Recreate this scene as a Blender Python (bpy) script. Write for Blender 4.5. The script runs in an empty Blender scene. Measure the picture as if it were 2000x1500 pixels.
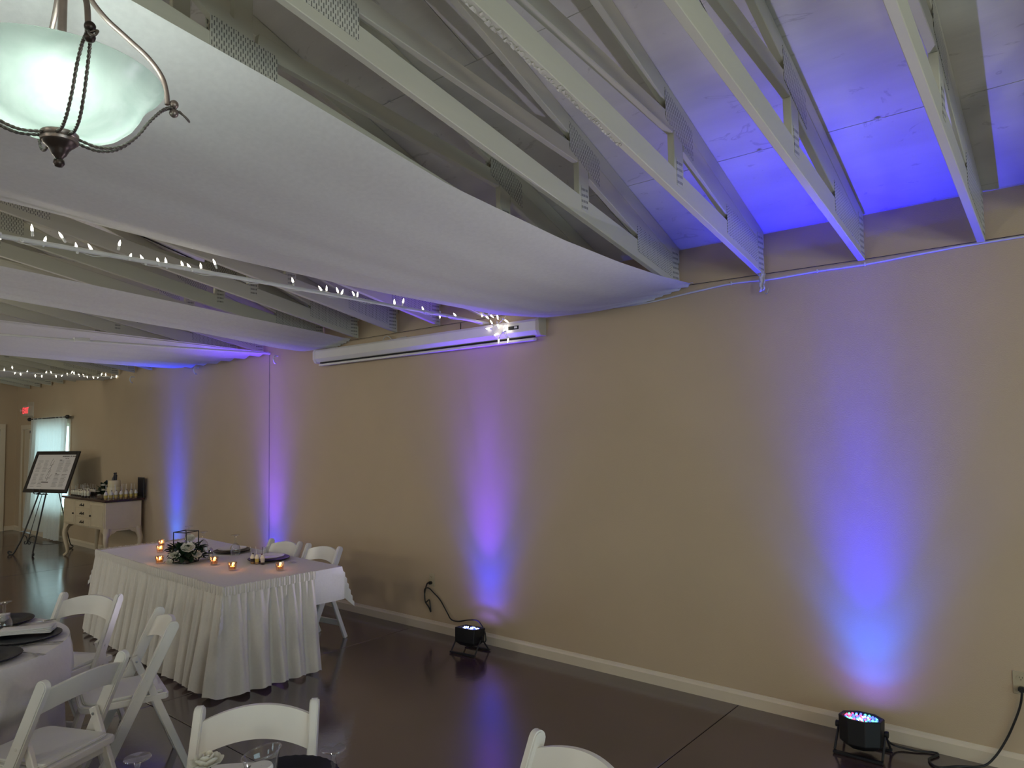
import bpy, bmesh, math, random
from mathutils import Vector, Matrix
random.seed(7)
SC = bpy.context.scene
COL = SC.collection
PI = math.pi
D = 4.544            # the long wall stands at y = D; camera near the origin
XF, XR, YL = -16.75, 4.2, -7.6      # far wall, near end wall, opposite wall

# ------------------------------------------------------------------ camera
cam = bpy.data.cameras.new('camera'); camo = bpy.data.objects.new('camera', cam); COL.objects.link(camo)
cam.sensor_width = 36.0; cam.lens = 36.0 * 1385.68 / 2000.0; cam.clip_start = 0.05
yaw, pitch, roll = -0.6964985, 0.0647262, -0.0181353
fw = Vector((math.sin(yaw) * math.cos(pitch), math.cos(yaw) * math.cos(pitch), math.sin(pitch)))
r0 = Vector((math.cos(yaw), -math.sin(yaw), 0)); u0 = r0.cross(fw)
rt = math.cos(roll) * r0 + math.sin(roll) * u0; up = -math.sin(roll) * r0 + math.cos(roll) * u0
camo.matrix_world = Matrix(((rt.x, up.x, -fw.x, 0), (rt.y, up.y, -fw.y, 0), (rt.z, up.z, -fw.z, 1.8), (0, 0, 0, 1)))
SC.camera = camo
# ------------------------------------------------------------------ world, exposure
SC.view_settings.view_transform = 'Standard'; SC.view_settings.look = 'None'
SC.view_settings.gamma = 1.0; SC.view_settings.use_curve_mapping = False
SC.view_settings.exposure = 0.0
SC.cycles.use_denoising = True
SC.cycles.max_bounces = 8; SC.cycles.diffuse_bounces = 4; SC.cycles.transparent_max_bounces = 12
SC.cycles.sample_clamp_indirect = 6.0
SC.cycles.caustics_reflective = False; SC.cycles.caustics_refractive = False
W = bpy.data.worlds.new('daylight'); SC.world = W; W.use_nodes = True
W.node_tree.nodes['Background'].inputs[0].default_value = (0.64, 0.90, 1.0, 1)
W.node_tree.nodes['Background'].inputs[1].default_value = 4.2


def lamp(name, kind, loc, power, color, radius=0.05, **k):
    l = bpy.data.lights.new(name, kind); l.energy = power; l.color = color
    if kind in ('POINT', 'SPOT'): l.shadow_soft_size = radius
    for a, v in k.items(): setattr(l, a, v)
    o = bpy.data.objects.new(name, l); COL.objects.link(o); o.location = loc
    return o


def aim(o, target):
    o.rotation_euler = (Vector(target) - o.location).to_track_quat('-Z', 'Y').to_euler()


WARM = (1.0, 0.935, 0.79); COOL = (0.88, 1.0, 0.94)
# the hall's other bowl pendants (outside the frame, same row and the opposite row)
for i, (x, y, z) in enumerate([(2.6, 0.6, 2.5), (-7.2, 0.2, 2.9), (-12.6, 0.2, 2.9), (-2.2, -4.2, 2.72), (2.6, -4.2, 2.72), (-8.2, -4.2, 2.72), (-13.6, -4.2, 2.72)]):
    lamp('pendant_light', 'POINT', (x, y, z), (84, 46, 64, 90, 95, 86, 86)[i], WARM, 0.16)
# daylight enters through the real window openings: portals guide the sky light in
WINDOWS_L = [(-13.5, 1.6), (-9.0, 1.6), (-4.5, 1.6), (0.0, 1.6)]     # opposite wall, (x centre, width)
for x, w in WINDOWS_L:
    o = lamp('window_portal', 'AREA', (x, YL - 0.08, 1.35), 1, (1, 1, 1), shape='RECTANGLE', size=w, size_y=1.5)
    o.rotation_euler = (PI / 2, 0, PI); o.data.cycles.is_portal = True
o = lamp('window_portal', 'AREA', (XR + 0.08, 0.6, 1.25), 1, (1, 1, 1), shape='RECTANGLE', size=4.4, size_y=2.0)
o.rotation_euler = (PI / 2, 0, PI / 2); o.data.cycles.is_portal = True
o = lamp('window_portal', 'AREA', (-14.6, D + 0.2, 1.3), 1, (1, 1, 1), shape='RECTANGLE', size=1.6, size_y=1.6)
o.rotation_euler = (PI / 2, 0, 0); o.data.cycles.is_portal = True


# ------------------------------------------------------------------ materials
def mat(name, color, rough=0.5, metal=0.0, noise=0.0, nscale=8.0, bump=0.0, bscale=40.0, stretch=(1, 1, 1), **k):
    m = bpy.data.materials.new(name); m.use_nodes = True
    nt = m.node_tree; N = nt.nodes; L = nt.links
    b = N['Principled BSDF']
    b.inputs['Base Color'].default_value = (*color, 1); b.inputs['Roughness'].default_value = rough; b.inputs['Metallic'].default_value = metal
    for a, v in k.items(): b.inputs[a.replace('_', ' ')].default_value = v
    tc = N.new('ShaderNodeTexCoord'); mp = N.new('ShaderNodeMapping'); mp.inputs['Scale'].default_value = stretch
    L.new(tc.outputs['Object'], mp.inputs['Vector'])
    if noise:
        n = N.new('ShaderNodeTexNoise'); n.inputs['Scale'].default_value = nscale; n.inputs['Detail'].default_value = 5
        L.new(mp.outputs[0], n.inputs['Vector'])
        mr = N.new('ShaderNodeMapRange'); mr.inputs[1].default_value = 0.3; mr.inputs[2].default_value = 0.7
        mr.inputs[3].default_value = 1 - noise; mr.inputs[4].default_value = 1 + noise
        L.new(n.outputs[0], mr.inputs[0])
        mx = N.new('ShaderNodeMix'); mx.data_type = 'RGBA'; mx.blend_type = 'MULTIPLY'; mx.inputs[0].default_value = 1
        mx.inputs[6].default_value = (*color, 1); L.new(mr.outputs[0], mx.inputs[7]); L.new(mx.outputs[2], b.inputs['Base Color'])
    if bump:
        n2 = N.new('ShaderNodeTexNoise'); n2.inputs['Scale'].default_value = bscale; n2.inputs['Detail'].default_value = 3
        L.new(mp.outputs[0], n2.inputs['Vector'])
        bp = N.new('ShaderNodeBump'); bp.inputs['Strength'].default_value = bump; bp.inputs['Distance'].default_value = 0.01
        L.new(n2.outputs[0], bp.inputs['Height']); L.new(bp.outputs[0], b.inputs['Normal'])
    return m


def cloth(name, color, trans=0.3, rough=0.9, noise=0.03, nscale=60, weave=0.0):
    """woven cloth that lets some light through"""
    m = mat(name, color, rough, noise=noise, nscale=nscale, bump=0.05, bscale=120, Sheen_Weight=0.15)
    nt = m.node_tree; N = nt.nodes; L = nt.links
    t = N.new('ShaderNodeBsdfTranslucent'); t.inputs[0].default_value = (*color, 1)
    mx = N.new('ShaderNodeMixShader'); mx.inputs[0].default_value = trans
    L.new(N['Principled BSDF'].outputs[0], mx.inputs[1]); L.new(t.outputs[0], mx.inputs[2])
    last = mx
    if weave:
        tr = N.new('ShaderNodeBsdfTransparent'); m2 = N.new('ShaderNodeMixShader'); m2.inputs[0].default_value = weave
        L.new(mx.outputs[0], m2.inputs[1]); L.new(tr.outputs[0], m2.inputs[2]); last = m2
    L.new(last.outputs[0], N['Material Output'].inputs[0])
    return m


def glow(name, color, strength):
    m = bpy.data.materials.new(name); m.use_nodes = True; b = m.node_tree.nodes['Principled BSDF']
    b.inputs['Base Color'].default_value = (*color, 1); b.inputs['Emission Color'].default_value = (*color, 1)
    b.inputs['Emission Strength'].default_value = strength
    return m


def perforated(name, color, sy, sz, fy, fz, stagger=True):
    """galvanised nail plate: rows of punched slots, painted over"""
    m = mat(name, color, 0.45, noise=0.05, nscale=30)
    nt = m.node_tree; N = nt.nodes; L = nt.links; b = N['Principled BSDF']
    tc = N.new('ShaderNodeTexCoord'); sp = N.new('ShaderNodeSeparateXYZ'); L.new(tc.outputs['Object'], sp.inputs[0])
    def mth(op, a, bb):
        x = N.new('ShaderNodeMath'); x.operation = op
        for i, v in enumerate((a, bb)):
            if isinstance(v, (int, float)): x.inputs[i].default_value = v
            elif v is not None: L.new(v, x.inputs[i])
        return x.outputs[0]
    u = mth('DIVIDE', sp.outputs[1], sy); v = mth('DIVIDE', sp.outputs[2], sz)
    if stagger: v = mth('ADD', v, mth('MULTIPLY', mth('MODULO', mth('FLOOR', u, None), 2.0), 0.5))
    a = mth('LESS_THAN', mth('FRACT', u, None), fy); c = mth('LESS_THAN', mth('FRACT', v, None), fz)
    hole = mth('MULTIPLY', a, c)
    mx = N.new('ShaderNodeMix'); mx.data_type = 'RGBA'; L.new(hole, mx.inputs[0])
    mx.inputs[6].default_value = (*color, 1); mx.inputs[7].default_value = (color[0] * .22, color[1] * .22, color[2] * .22, 1)
    L.new(mx.outputs[2], b.inputs['Base Color'])
    return m


M = {}
M['wall'] = mat('tan wall paint', (0.51, 0.395, 0.262), 0.62, noise=0.03, nscale=2.0, bump=0.12, bscale=160)
M['trimw'] = mat('cream trim paint', (0.66, 0.57, 0.43), 0.4, noise=0.02)
M['truss'] = mat('white truss paint', (0.56, 0.545, 0.445), 0.5, noise=0.06, nscale=5, bump=0.15, bscale=25, stretch=(1, .15, 1))
M['ply'] = mat('painted plywood', (0.62, 0.60, 0.55), 0.75, noise=0.10, nscale=2.2, bump=0.3, bscale=9, stretch=(.35, 2.2, 1))
nt = M['ply'].node_tree; N = nt.nodes; L = nt.links; b = N['Principled BSDF']
old = b.inputs['Base Color'].links[0].from_socket
tc = N.new('ShaderNodeTexCoord'); mp = N.new('ShaderNodeMapping'); mp.inputs['Scale'].default_value = (1.4, 3.2, 1); L.new(tc.outputs['Object'], mp.inputs['Vector'])
wv = N.new('ShaderNodeTexNoise'); wv.inputs['Scale'].default_value = 2.2; wv.inputs['Detail'].default_value = 8; wv.inputs['Distortion'].default_value = 2.4; L.new(mp.outputs[0], wv.inputs['Vector'])
rp_ = N.new('ShaderNodeValToRGB'); e = rp_.color_ramp.elements
e[0].position = .635; e[0].color = (1, 1, 1, 1); e[1].position = .67; e[1].color = (.55, .52, .48, 1); q = e.new(.70); q.color = (1, 1, 1, 1)
L.new(wv.outputs[0], rp_.inputs[0])
mx = N.new('ShaderNodeMix'); mx.data_type = 'RGBA'; mx.blend_type = 'MULTIPLY'; mx.inputs[0].default_value = .5
L.new(old, mx.inputs[6]); L.new(rp_.outputs[0], mx.inputs[7]); L.new(mx.outputs[2], b.inputs['Base Color'])
M['plyback'] = mat('deck gap', (0.02, 0.02, 0.018), 0.9, noise=0.1)
M['plate'] = perforated('punched plate', (0.56, 0.55, 0.47), 0.0165, 0.0165, 0.42, 0.42)
M['plate2'] = perforated('slotted plate', (0.56, 0.55, 0.47), 0.011, 0.036, 0.42, 0.62)
M['plate3'] = perforated('wide slot plate', (0.56, 0.55, 0.47), 0.012, 0.034, 0.6, 0.42, False)
M['drape'] = cloth('sheer white drape', (0.80, 0.80, 0.77), 0.35, 0.95, noise=0.05, nscale=45)
M['curtain'] = cloth('white curtain', (0.78, 0.82, 0.79), 0.34, 0.95)
M['linen'] = cloth('white linen', (0.66, 0.645, 0.63), 0.08)
M['skirt'] = cloth('ivory skirting cloth', (0.70, 0.66, 0.60), 0.08)
M['resin'] = mat('white chair resin', (0.72, 0.71, 0.67), 0.28, noise=0.02)
M['vinyl'] = mat('white vinyl pad', (0.70, 0.70, 0.67), 0.35, noise=0.02, bump=0.05)
M['bolt'] = mat('dull steel', (0.35, 0.35, 0.34), 0.35, 1.0, noise=0.05)
M['steel'] = mat('polished steel', (0.62, 0.62, 0.62), 0.14, 1.0, noise=0.02)
M['black'] = mat('black metal', (0.012, 0.012, 0.014), 0.42, noise=0.15, bump=0.05)
M['blackp'] = mat('black plastic', (0.004, 0.004, 0.005), 0.55, noise=0.1)
M['rubber'] = mat('black cord rubber', (0.008, 0.008, 0.008), 0.5, noise=0.1)
M['bronze'] = mat('aged bronze', (0.050, 0.036, 0.030), 0.38, 0.7, noise=0.25, nscale=30)
M['bronzel'] = mat('brushed bronze tube', (0.24, 0.19, 0.165), 0.35, 0.6, noise=0.15, nscale=20)
M['rope'] = mat('twisted bronze rope', (0.13, 0.11, 0.095), 0.35, 0.6, noise=0.25, nscale=200)
M['ivory'] = mat('ivory outlet plastic', (0.46, 0.39, 0.26), 0.35, noise=0.02)
M['cable'] = mat('white cable', (0.62, 0.62, 0.58), 0.5, noise=0.03)
M['wirebulb'] = mat('clear bulb socket', (0.70, 0.70, 0.66), 0.4, noise=0.03)
M['bulb'] = glow('warm white led', (1.0, 0.93, 0.75), 9)
M['screen'] = mat('white enamel', (0.72, 0.70, 0.66), 0.35, noise=0.02)
M['slot'] = mat('dark slot', (0.01, 0.01, 0.01), 0.8, noise=0.1)
M['dough'] = mat('dark door', (0.045, 0.022, 0.016), 0.4, noise=0.2, stretch=(1, 1, .1))
M['frame'] = mat('black picture frame', (0.014, 0.012, 0.012), 0.35, noise=0.2)
M['paper'] = mat('white paper', (0.68, 0.64, 0.62), 0.7, noise=0.02)
M['ink'] = mat('grey ink', (0.16, 0.14, 0.13), 0.8, noise=0.1)
M['sideb'] = mat('cream cabinet paint', (0.62, 0.52, 0.36), 0.4, noise=0.04)
M['sidetop'] = mat('dark wood top', (0.050, 0.018, 0.016), 0.22, noise=0.3, nscale=10, stretch=(.2, 1, 1))
M['brass'] = mat('dark drawer pull', (0.02, 0.018, 0.016), 0.4, 0.5, noise=0.2)
M['charger'] = mat('black charger lacquer', (0.008, 0.008, 0.013), 0.3, noise=0.1, Specular_IOR_Level=0.22)
M['china'] = mat('white china', (0.75, 0.74, 0.72), 0.18, noise=0.02)
M['leaf'] = mat('dark green leaf', (0.012, 0.032, 0.014), 0.45, noise=0.35, nscale=20)
M['stemg'] = mat('green stem', (0.03, 0.06, 0.02), 0.6, noise=0.2)
M['petal'] = cloth('white rose petal', (0.78, 0.77, 0.68), 0.25)
M['icing'] = mat('cream icing', (0.70, 0.60, 0.36), 0.6, noise=0.04, bump=0.1)
M['cream'] = mat('whipped cream', (0.75, 0.70, 0.55), 0.6, noise=0.05, bump=0.2)
M['custard'] = mat('yellow custard', (0.66, 0.50, 0.10), 0.5, noise=0.1)
M['choc'] = mat('chocolate crumb', (0.030, 0.014, 0.012), 0.6, noise=0.3)
M['crust'] = mat('biscuit crumb', (0.42, 0.25, 0.11), 0.8, noise=0.2)
M['berry'] = mat('dark berry', (0.10, 0.008, 0.014), 0.35, noise=0.2)
M['wax'] = cloth('candle wax', (0.75, 0.58, 0.34), 0.4)
M['flame'] = glow('candle flame', (1.0, 0.52, 0.16), 22)
M['exitred'] = glow('exit letters', (1.0, 0.05, 0.07), 1.6)
M['housing'] = mat('sign housing', (0.52, 0.47, 0.38), 0.5, noise=0.03)
M['lens'] = mat('lamp lens', (0.85, 0.85, 0.8), 0.15, noise=0.02)
M['salt'] = mat('white salt', (0.8, 0.8, 0.78), 0.8, noise=0.05)
M['pepper'] = mat('ground pepper', (0.05, 0.04, 0.035), 0.9, noise=0.4, nscale=200)
for nm, c in (('ledr', (1.0, 0.06, 0.16)), ('ledg', (0.10, 1.0, 0.55)), ('ledb', (0.06, 0.10, 1.0)), ('ledw', (0.62, 0.70, 1.0))):
    M[nm] = glow(nm, c, 3.5)


def glassmat(name, tint=(1, 1, 1), k=0.12):
    """thin glass: clear with real fresnel reflections"""
    m = bpy.data.materials.new(name); m.use_nodes = True; nt = m.node_tree; N = nt.nodes; L = nt.links
    N.remove(N['Principled BSDF'])
    g = N.new('ShaderNodeBsdfGlossy'); g.inputs['Roughness'].default_value = 0.03
    t = N.new('ShaderNodeBsdfTransparent'); t.inputs[0].default_value = (*tint, 1)
    lw = N.new('ShaderNodeLayerWeight'); lw.inputs[0].default_value = 0.5
    pw = N.new('ShaderNodeMath'); pw.operation = 'POWER'; pw.inputs[1].default_value = 2.2; L.new(lw.outputs['Facing'], pw.inputs[0])
    a2 = N.new('ShaderNodeMath'); a2.operation = 'MULTIPLY_ADD'; a2.inputs[1].default_value = 0.7; a2.inputs[2].default_value = k * 0.5; L.new(pw.outputs[0], a2.inputs[0])
    mx = N.new('ShaderNodeMixShader'); L.new(a2.outputs[0], mx.inputs[0]); L.new(t.outputs[0], mx.inputs[1]); L.new(g.outputs[0], mx.inputs[2])
    L.new(mx.outputs[0], N['Material Output'].inputs[0])
    return m


M['glass'] = glassmat('clear glass', (0.96, 0.97, 0.97))
M['pane'] = glassmat('window glass', (0.93, 0.97, 0.96), 0.06)
M['candleglass'] = glassmat('votive glass', (1.0, 0.86, 0.72), 0.3)

# alabaster bowl glass: scatters the bulbs' light through, a little passes straight
m = bpy.data.materials.new('alabaster glass'); m.use_nodes = True; nt = m.node_tree; N = nt.nodes; L = nt.links
b = N['Principled BSDF']; b.inputs['Roughness'].default_value = 0.25
tc = N.new('ShaderNodeTexCoord'); ns = N.new('ShaderNodeTexNoise'); ns.inputs['Scale'].default_value = 5; ns.inputs['Detail'].default_value = 4; ns.inputs['Distortion'].default_value = 3
L.new(tc.outputs['Object'], ns.inputs['Vector'])
cr = N.new('ShaderNodeValToRGB'); cr.color_ramp.elements[0].position = 0.35; cr.color_ramp.elements[0].color = (0.54, 0.63, 0.58, 1)
cr.color_ramp.elements[1].position = 0.62; cr.color_ramp.elements[1].color = (0.64, 0.72, 0.67, 1)
L.new(ns.outputs[0], cr.inputs[0]); L.new(cr.outputs[0], b.inputs['Base Color'])
t = N.new('ShaderNodeBsdfTranslucent'); L.new(cr.outputs[0], t.inputs[0])
mx = N.new('ShaderNodeMixShader'); mx.inputs[0].default_value = 0.5; L.new(b.outputs[0], mx.inputs[1]); L.new(t.outputs[0], mx.inputs[2])
tr = N.new('ShaderNodeBsdfTransparent'); mx2 = N.new('ShaderNodeMixShader'); mx2.inputs[0].default_value = 0.16
L.new(mx.outputs[0], mx2.inputs[1]); L.new(tr.outputs[0], mx2.inputs[2]); L.new(mx2.outputs[0], N['Material Output'].inputs[0])
M['alab'] = m

# polished stained concrete
m = mat('polished stained concrete', (0.062, 0.038, 0.040), 0.2, noise=0.30, nscale=1.6, bump=0.06, bscale=22)
nt = m.node_tree; N = nt.nodes; L = nt.links
ns = N.new('ShaderNodeTexNoise'); ns.inputs['Scale'].default_value = 3.0; ns.inputs['Detail'].default_value = 6
tc = N.new('ShaderNodeTexCoord'); L.new(tc.outputs['Object'], ns.inputs['Vector'])
mr = N.new('ShaderNodeMapRange'); mr.inputs[3].default_value = 0.09; mr.inputs[4].default_value = 0.21; L.new(ns.outputs[0], mr.inputs[0])
L.new(mr.outputs[0], N['Principled BSDF'].inputs['Roughness'])
N['Principled BSDF'].inputs['IOR'].default_value = 2.5
M['floor'] = m
M['joint'] = mat('floor joint', (0.02, 0.014, 0.012), 0.8, noise=0.2)


# ------------------------------------------------------------------ mesh helpers
class MB:
    def __init__(s): s.v = []; s.f = []; s.mi = []; s.cur = 0
    def add(s, vs, fs):
        o = len(s.v); s.v += [tuple(v) for v in vs]; s.f += [tuple(i + o for i in f) for f in fs]; s.mi += [s.cur] * len(fs); return s
    def box(s, c, d, rot=None, taper=1.0):
        c = Vector(c); h = Vector(d) * 0.5; vs = []
        for z in (-1, 1):
            k = taper if z > 0 else 1.0
            for x, y in ((-1, -1), (1, -1), (1, 1), (-1, 1)):
                p = Vector((x * h.x * k, y * h.y * k, z * h.z))
                vs.append(c + (rot @ p if rot else p))
        return s.add(vs, [(3, 2, 1, 0), (4, 5, 6, 7), (0, 1, 5, 4), (1, 2, 6, 5), (2, 3, 7, 6), (3, 0, 4, 7)])
    def prism(s, poly, x0, x1, ax='X'):
        """polygon given in the plane normal to ax, extruded along it"""
        n = len(poly); vs = []
        for x in (x0, x1):
            for a, b in poly: vs.append((x, a, b) if ax == 'X' else (a, x, b) if ax == 'Y' else (a, b, x))
        return s.add(vs, [tuple(range(n))[::-1], tuple(range(n, 2 * n))] + [(i, (i + 1) % n, n + (i + 1) % n, n + i) for i in range(n)])
    def tube(s, pts, r, seg=8, cap=True):
        P = [Vector(p) for p in pts]; n = len(P); rr = r if isinstance(r, (list, tuple)) else [r] * n
        T = [(P[min(i + 1, n - 1)] - P[max(i - 1, 0)]).normalized() for i in range(n)]
        a = Vector((0, 0, 1)) if abs(T[0].z) < 0.9 else Vector((1, 0, 0))
        u = T[0].cross(a).normalized(); vs = []
        for i in range(n):
            u = (u - T[i] * u.dot(T[i]))
            if u.length < 1e-6: u = T[i].orthogonal()
            u.normalize(); w = T[i].cross(u)
            for k in range(seg):
                an = 2 * PI * k / seg; vs.append(P[i] + (u * math.cos(an) + w * math.sin(an)) * rr[i])
        fs = [(i * seg + k, i * seg + (k + 1) % seg, (i + 1) * seg + (k + 1) % seg, (i + 1) * seg + k) for i in range(n - 1) for k in range(seg)]
        if cap: fs += [tuple(range(seg))[::-1], tuple(range((n - 1) * seg, n * seg))]
        return s.add(vs, fs)
    def lathe(s, prof, seg=24, c=(0, 0, 0), cap=False, ripple=None):
        vs = []; n = len(prof)
        for r, z in prof:
            for k in range(seg):
                an = 2 * PI * k / seg; q = r * (1 + (ripple(k, r) if ripple else 0))
                vs.append((c[0] + q * math.cos(an), c[1] + q * math.sin(an), c[2] + z))
        fs = [(i * seg + k, i * seg + (k + 1) % seg, (i + 1) * seg + (k + 1) % seg, (i + 1) * seg + k) for i in range(n - 1) for k in range(seg)]
        if cap: fs += [tuple(range(seg))[::-1], tuple(range((n - 1) * seg, n * seg))]
        return s.add(vs, fs)
    def grid(s, fn, nu, nv, closed=False):
        vs = [fn(i / nu, j / nv) for j in range(nv + 1) for i in range(nu + (0 if closed else 1))]
        w = nu if closed else nu + 1
        fs = [(j * w + i, j * w + (i + 1) % w, (j + 1) * w + (i + 1) % w, (j + 1) * w + i) for j in range(nv) for i in range(nu)]
        return s.add(vs, fs)
    def ball(s, c, r, seg=12, rings=8, sc=(1, 1, 1)):
        vs = []
        for j in range(rings + 1):
            t = PI * j / rings
            for k in range(seg):
                a = 2 * PI * k / seg
                vs.append((c[0] + r * sc[0] * math.sin(t) * math.cos(a), c[1] + r * sc[1] * math.sin(t) * math.sin(a), c[2] + r * sc[2] * math.cos(t)))
        return s.add(vs, [(j * seg + k, (j + 1) * seg + k, (j + 1) * seg + (k + 1) % seg, j * seg + (k + 1) % seg) for j in range(rings) for k in range(seg)])
    def build(s, name, m, parent=None, smooth=None, bevel=0.0, solid=0.0, loc=None, segs=1):
        me = bpy.data.meshes.new(name); me.from_pydata(s.v, [], s.f)
        ms = m if isinstance(m, (list, tuple)) else [m]
        for x in ms: me.materials.append(x if not isinstance(x, str) else M[x])
        if len(ms) > 1: me.polygons.foreach_set('material_index', s.mi)
        bm = bmesh.new(); bm.from_mesh(me)
        bmesh.ops.remove_doubles(bm, verts=bm.verts, dist=1e-5)
        if bevel:
            ed = [e for e in bm.edges if len(e.link_faces) == 2 and e.calc_face_angle(0) > 0.6]
            bmesh.ops.bevel(bm, geom=ed, offset=bevel, segments=segs, affect='EDGES', clamp_overlap=True)
        bmesh.ops.recalc_face_normals(bm, faces=bm.faces)
        bm.to_mesh(me); bm.free()
        if smooth is not None:
            me.polygons.foreach_set('use_smooth', [True] * len(me.polygons)); me.set_sharp_from_angle(angle=math.radians(smooth))
        o = bpy.data.objects.new(name, me); COL.objects.link(o)
        if parent: o.parent = parent
        if loc: o.location = loc
        if solid:
            md = o.modifiers.new('thickness', 'SOLIDIFY'); md.thickness = solid; md.offset = 0
        return o


def tag(o, label=None, cat=None, group=None, kind=None):
    if label: o['label'] = label
    if cat: o['category'] = cat
    if group: o['group'] = group
    if kind: o['kind'] = kind
    return o


def thing(name, label, cat, loc=(0, 0, 0), rz=0.0, group=None):
    o = bpy.data.objects.new(name, None); COL.objects.link(o); o.location = loc; o.rotation_euler = (0, 0, rz)
    o.empty_display_size = 0.1
    return tag(o, label, cat, group)


def dup(root, loc=None, rz=None, label=None, group=None):
    def cp(o, par):
        c = o.copy(); COL.objects.link(c)
        if par: c.parent = par
        for ch in list(o.children): cp(ch, c)
        return c
    c = cp(root, None)
    if loc is not None: c.location = loc
    if rz is not None: c.rotation_euler = (0, 0, rz)
    if label: c['label'] = label
    if group: c['group'] = group
    return c


def spline(P, n=8):
    """Catmull-Rom through the points"""
    P = [Vector(p) for p in P]; out = []
    for i in range(len(P) - 1):
        a, b, c, d = P[max(i - 1, 0)], P[i], P[i + 1], P[min(i + 2, len(P) - 1)]
        for k in range(n):
            t = k / n
            out.append(0.5 * ((2 * b) + (c - a) * t + (2 * a - 5 * b + 4 * c - d) * t * t + (3 * b - a - 3 * c + d) * t ** 3))
    return out + [P[-1]]


def lerp(a, b, t): return a + (b - a) * t


def table(rows, v):
    """piecewise linear/smooth interpolation of rows [(v, a, b, ...)]"""
    if v <= rows[0][0]: return rows[0][1:]
    for a, b in zip(rows, rows[1:]):
        if v <= b[0]:
            t = (v - a[0]) / (b[0] - a[0]); return tuple(lerp(p, q, t) for p, q in zip(a[1:], b[1:]))
    return rows[-1][1:]


def text_mesh(body, size, name, m, parent, loc, rot, depth=0.002):
    c = bpy.data.curves.new(name, 'FONT'); c.body = body; c.size = size; c.extrude = depth; c.align_x = 'CENTER'; c.align_y = 'CENTER'
    t = bpy.data.objects.new(name, c); COL.objects.link(t)
    bpy.context.view_layer.update()
    me = bpy.data.meshes.new_from_object(t.evaluated_get(bpy.context.evaluated_depsgraph_get()))
    COL.objects.unlink(t); bpy.data.objects.remove(t)
    me.materials.clear(); me.materials.append(m); o = bpy.data.objects.new(name, me); COL.objects.link(o)
    o.parent = parent; o.location = loc; o.rotation_euler = rot
    return o


# ------------------------------------------------------------------ the room
HT = 3.04                                   # deck underside at the walls
SL = 0.40                                   # roof slope
YR = (D + YL) / 2                           # ridge line
zd = lambda y: HT + SL * min(D - y, y - YL)


def wallbox(mb, x0, x1, z0, z1, y0, y1, holes):
    """wall slab along x with rectangular openings (x0, x1, z0, z1)"""
    xs = sorted({x0, x1, *[h[0] for h in holes], *[h[1] for h in holes]})
    for a, b in zip(xs, xs[1:]):
        zz = [(z0, z1)]
        for h in holes:
            if h[0] <= a + 1e-6 and h[1] >= b - 1e-6:
                nz = []
                for p, q in zz:
                    if h[2] > p: nz.append((p, min(q, h[2])))
                    if h[3] < q: nz.append((max(p, h[3]), q))
                zz = nz
        for p, q in zz:
            if q - p > 1e-4: mb.box(((a + b) / 2, (y0 + y1) / 2, (p + q) / 2), (b - a, y1 - y0, q - p))


WIN = (-15.40, -13.84, 0.52, 2.06)           # window opening beside the door
DOOR = (-16.36, -15.70, 0.0, 1.98)
mb = MB(); wallbox(mb, XF - .15, XR + .15, 0, HT + .02, D, D + .15, [WIN, DOOR])
tag(mb.build('wall_right', 'wall'), 'long tan painted wall lit by coloured uplights', kind='structure')
mb = MB(); mb.box(((XF - .075), (D + YL) / 2, HT / 2), (.15, D - YL, HT))
mb.prism([(YL, HT), (D, HT), (YR, HT + SL * (D - YR))], XF - .15, XF)
tag(mb.build('wall_back', 'wall'), 'tan far end wall of the hall', kind='structure')
mb = MB(); wallbox(mb, XF - .15, XR + .15, 0, HT + .02, YL - .15, YL, [(x - w / 2, x + w / 2, .6, 2.1) for x, w in WINDOWS_L])
tag(mb.build('wall_left', 'wall'), kind='structure')
mb = MB()
for a, b_, z0, z1 in ((YL, -1.6, 0, HT), (2.8, D, 0, HT), (-1.6, 2.8, 0, .25), (-1.6, 2.8, 2.25, HT)):
    mb.box((XR + .075, (a + b_) / 2, (z0 + z1) / 2), (.15, b_ - a, z1 - z0))
mb.prism([(YL, HT), (D, HT), (YR, HT + SL * (D - YR))], XR, XR + .15)
tag(mb.build('wall_front', 'wall'), kind='structure')

# floor: slabs between saw-cut joints
fl = tag(MB().box(((XF + XR) / 2, (D + YL) / 2, -.08), (XR - XF + .3, D - YL + .3, .10)).build('floor', 'joint'), 'dark brown polished concrete floor', kind='structure')
xj = [XF] + [-5.02 + 3.09 * k for k in range(-3, 3)] + [XR]; yj = [YL, -7.1, -4.0, -.92, 2.17, D]
g = .003
for a, b_ in zip(xj, xj[1:]):
    for c, d in zip(yj, yj[1:]):
        MB().box(((a + b_) / 2, (c + d) / 2, -.015), (b_ - a - 2 * g, d - c - 2 * g, .03)).build('floor_slab', 'floor', fl, bevel=.003)

# baseboards
bbp = [(D, 0), (D - .016, 0), (D - .016, .066), (D - .010, .078), (D - .006, .092), (D, .092)]
for i, (a, b_) in enumerate(((XF, -16.44), (-15.62, XR))):
    tag(MB().prism(bbp, a, b_).build('baseboard_right', 'trimw'), 'cream painted baseboard along the long wall', kind='structure')
mb = MB(); mb.box((XF + .008, (4.36 + D) / 2, .045), (.016, D - 4.36, .09)); tag(mb.build('baseboard_back', 'trimw', bevel=.004), kind='structure')
mb = MB(); mb.box((XF + .008, (YL + 3.2) / 2, .045), (.016, 3.2 - YL, .09)); tag(mb.build('baseboard_back', 'trimw', bevel=.004), kind='structure')
# joint strip in the long wall
tag(MB().box((-7.505, D - .003, 1.37), (.012, .006, 2.72)).build('trim_1', mat('wall joint strip', (.30, .25, .19), .6, noise=.1), bevel=.001), kind='structure')
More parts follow.
